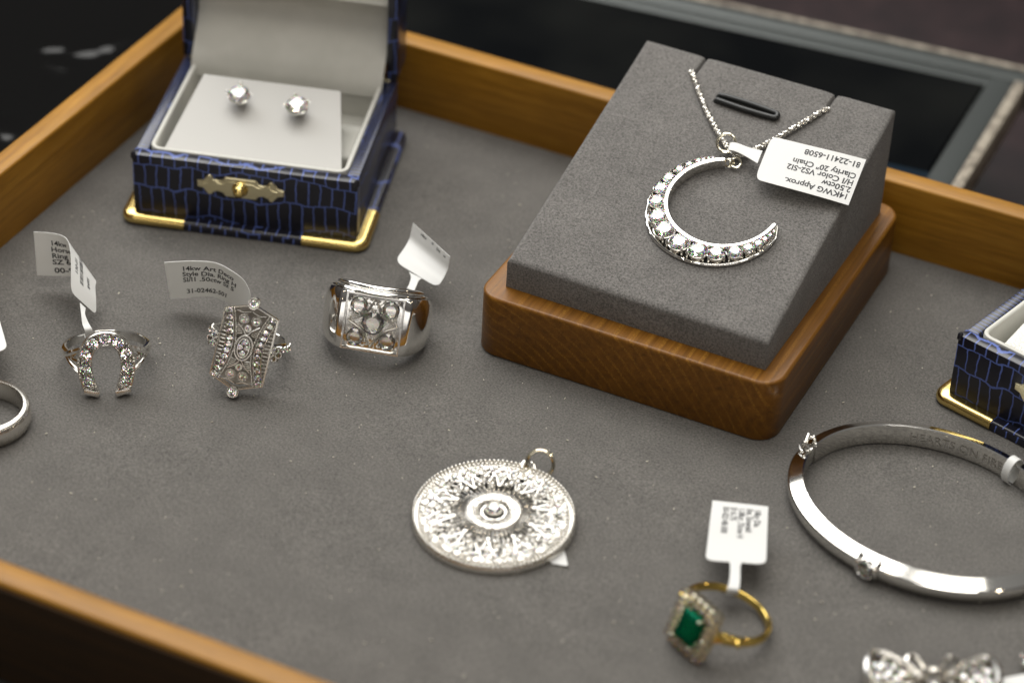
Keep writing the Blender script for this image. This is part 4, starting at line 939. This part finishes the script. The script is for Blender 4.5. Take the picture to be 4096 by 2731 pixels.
tag('creased white tag standing up behind the square faced ring',
    [k(1125, 105, 13.2), k(1108, 180, 11.4), k(1088, 262, 9.6), k(1040, 350, 8.6), k(990, 420, 8.0), k(948, 490, 7.4)],
    [k(1492, 440, 12.6), k(1484, 500, 11.), k(1470, 562, 9.2), k(1440, 630, 8.), k(1405, 690, 7.2), k(1365, 745, 6.4)],
    [(k(1085, 590, 7.3), k(1210, 655, 7.0)), (k(1105, 640, 7.4), k(1180, 680, 7.2)), (k(1085, 715, 7.2), k(1150, 750, 7.1)), (k(1060, 760, 6.6), k(1125, 800, 6.6)), (k(1050, 800, 4.), k(1110, 840, 4.))],
    [('14kw', 1.5, lambda x, y: (1.9-y*.9, 9.8+x*-.0+x*.6-6.9), 1), ('SI', 1.5, lambda x, y: (1.6-y*.9, 6.6+x*.6), 1), ('Dia', 1.5, lambda x, y: (2.2-y*.9, 8.3+x*.6), 1), ('sz', 1.5, lambda x, y: (2.4-y*.9, 10.6+x*.6), 1)], L=15., Wd=12.6, side=1, rr=2.4)
tag('flat white tag standing out behind the emerald ring',
    [at(3073, 2024.6, 8.), at(3070, 2100, 7.2), at(3067, 2180, 6.4), at(3064, 2256, 6.)],
    [at(2850.4, 2000, 8.), at(2840, 2080, 7.4), at(2831, 2160, 6.6), at(2821, 2239, 6.2)],
    [(at(2975, 2246, 6.1), at(2908, 2240, 6.1)), (at(2962, 2262, 6.2), at(2920, 2258, 6.2)), (at(2960, 2320, 6.4), at(2918, 2316, 6.4)), (at(2955, 2362, 6.), at(2908, 2358, 6.)), (at(2950, 2376, 3.), at(2905, 2372, 3.))],
    [('18ky Dia.\nEst. Emerald\n1.08ct .75ctw H\nSI 6.75\n50-02148-500', 1.75, lambda x, y: (2.1+x*.85, 2.9-y*1.1), 1)], L=20., Wd=12.6, side=-1, rr=2.2)
tag('white tag corner entering at the left edge above the plain band',
    [at(-262, 1150, 8), at(-225, 1290, 8), at(-185, 1440, 8)], [at(-62, 1085, 8), at(-15, 1235, 8), at(32, 1400, 8)], None, [], L=20, Wd=12.6, side=-1, rr=2.2)
tag('white tag in the bottom right corner beside the bow brooch',
    [at(4330, 2640, 5), at(4210, 2670, 5), at(4000, 2712, 4)], [at(4400, 2860, 5), at(4240, 2900, 5), at(4050, 2960, 4)], None, [], L=20, Wd=12.6, side=1, rr=1.5)

# ------------------------------------------------------------------ bow brooch, bottom right
bp = at(3728, 2722, 3)
bc = thing('bow_brooch', 'shiny white gold bow shaped brooch cut off by the bottom edge', 'brooch', M.Translation((bp.x, bp.y, 0)) @ M.Rotation(radians(24), 4, 'Z') @ M.Scale(.86, 4))
mb = MB()
def loop(mb, sx_, w, hgt, dz, r):
    pts = [(sx_*w*.1, 0, 3+dz), (sx_*w*.45, hgt*.55, 4.5+dz), (sx_*w*.85, hgt*.85, 5.4+dz), (sx_*w, hgt*.35, 5.2+dz), (sx_*w*.95, -hgt*.35, 3.8+dz), (sx_*w*.6, -hgt*.5, 3.2+dz), (sx_*w*.15, -hgt*.12, 3.4+dz)]
    P = [V(p) for p in pts]; mb.tube([cr1(P, i/40) for i in range(41)], r, seg=8, flat=1.9)
for sx_ in (-1, 1):
    loop(mb, sx_, 15.5, 7, 0, 1.15); loop(mb, sx_, 12.2, 4.9, .5, .5); loop(mb, sx_, 9.2, 3.0, .2, .5)
    P = [V(p) for p in ((sx_*2, -1, 4), (sx_*6, -5, 5), (sx_*9, -10, 3.5), (sx_*13, -14, 2.5))]
    mb.tube([cr1(P, i/20) for i in range(21)], .8, seg=8, flat=1.8)
    P = [V(p) for p in ((sx_*1.2, 1.5, 5), (sx_*4, 5.0, 6.4), (sx_*6.2, 3.6, 6.6), (sx_*5.6, .4, 5.6), (sx_*2, -1.2, 5))]
    mb.tube([cr1(P, i/24) for i in range(25)], .7, seg=8, flat=1.7)
mb.torus((0, -.5, 5), (0, 1, .1), 2.6, 1.1, 24, 8)
for sx_ in (-1, 1):
    mb.prism([(sx_*1.5, -.8), (sx_*6, 3.4), (sx_*11, 5.2), (sx_*14.3, 3.4), (sx_*14.6, -1), (sx_*9.5, -2.8), (sx_*5, -2.4)][::sx_], 2.6, 3.6, .3)
    mb.prism([(sx_*.5, -2), (sx_*4, -2.6), (sx_*9, -7), (sx_*8, -10), (sx_*4, -7)][::sx_], 2.4, 3.6, .3)
mb.build('ribbon_loops', WGOLD2, bc)
mb = MB(); gl = []
for sx_ in (-1, 1):
    for x, y in ((12.6, 1.5), (11.0, 3.2), (9.0, 2.6), (7.3, .4), (10.4, .4), (13., -1.), (4.6, -3.6), (6.6, -6.2), (5.2, 1.6), (8.8, -1.6), (11.4, -1.2), (3.2, -5.6), (2.6, .4), (7., 3.), (13.4, 2.6)): gl.append((sx_*x, y, 5.0, 2.6))
for x, y in ((0, -3.6), (1.8, -5.2), (-1.8, -5.2), (0, -7)): gl.append((x, y, 5.4, 2.4))
for x, y, z, d in gl: mb.lathe([(d*.3, z-1.4), (d*.52, z-.1), (d*.5, z+.15), (d*.42, z)], 12, M.Translation((x, y, 0)))
mb.build('stone_cups', WGOLD2, bc)
for x, y, z, d in gl: gem(bc, (x, y, z), d, (0, -.2, 1), small=True)
bp2 = at(4130, 2660, 2)
b2 = thing('stud_earring', 'white gold stud cut off at the right edge above the corner tag', 'earring', M.Translation((bp2.x, bp2.y, 0)))
mb = MB(); mb.lathe([(0, .2), (2.2, .6), (2.9, 2.6), (2.6, 3.4), (2.0, 3.2)], 20)
for q in range(6): mb.ball((2.5*cos(q*pi/3), 2.5*sin(q*pi/3), 3.5), .45)
mb.build('setting', WGOLD, b2); gem(b2, (0, 0, 3.1), 4.6)
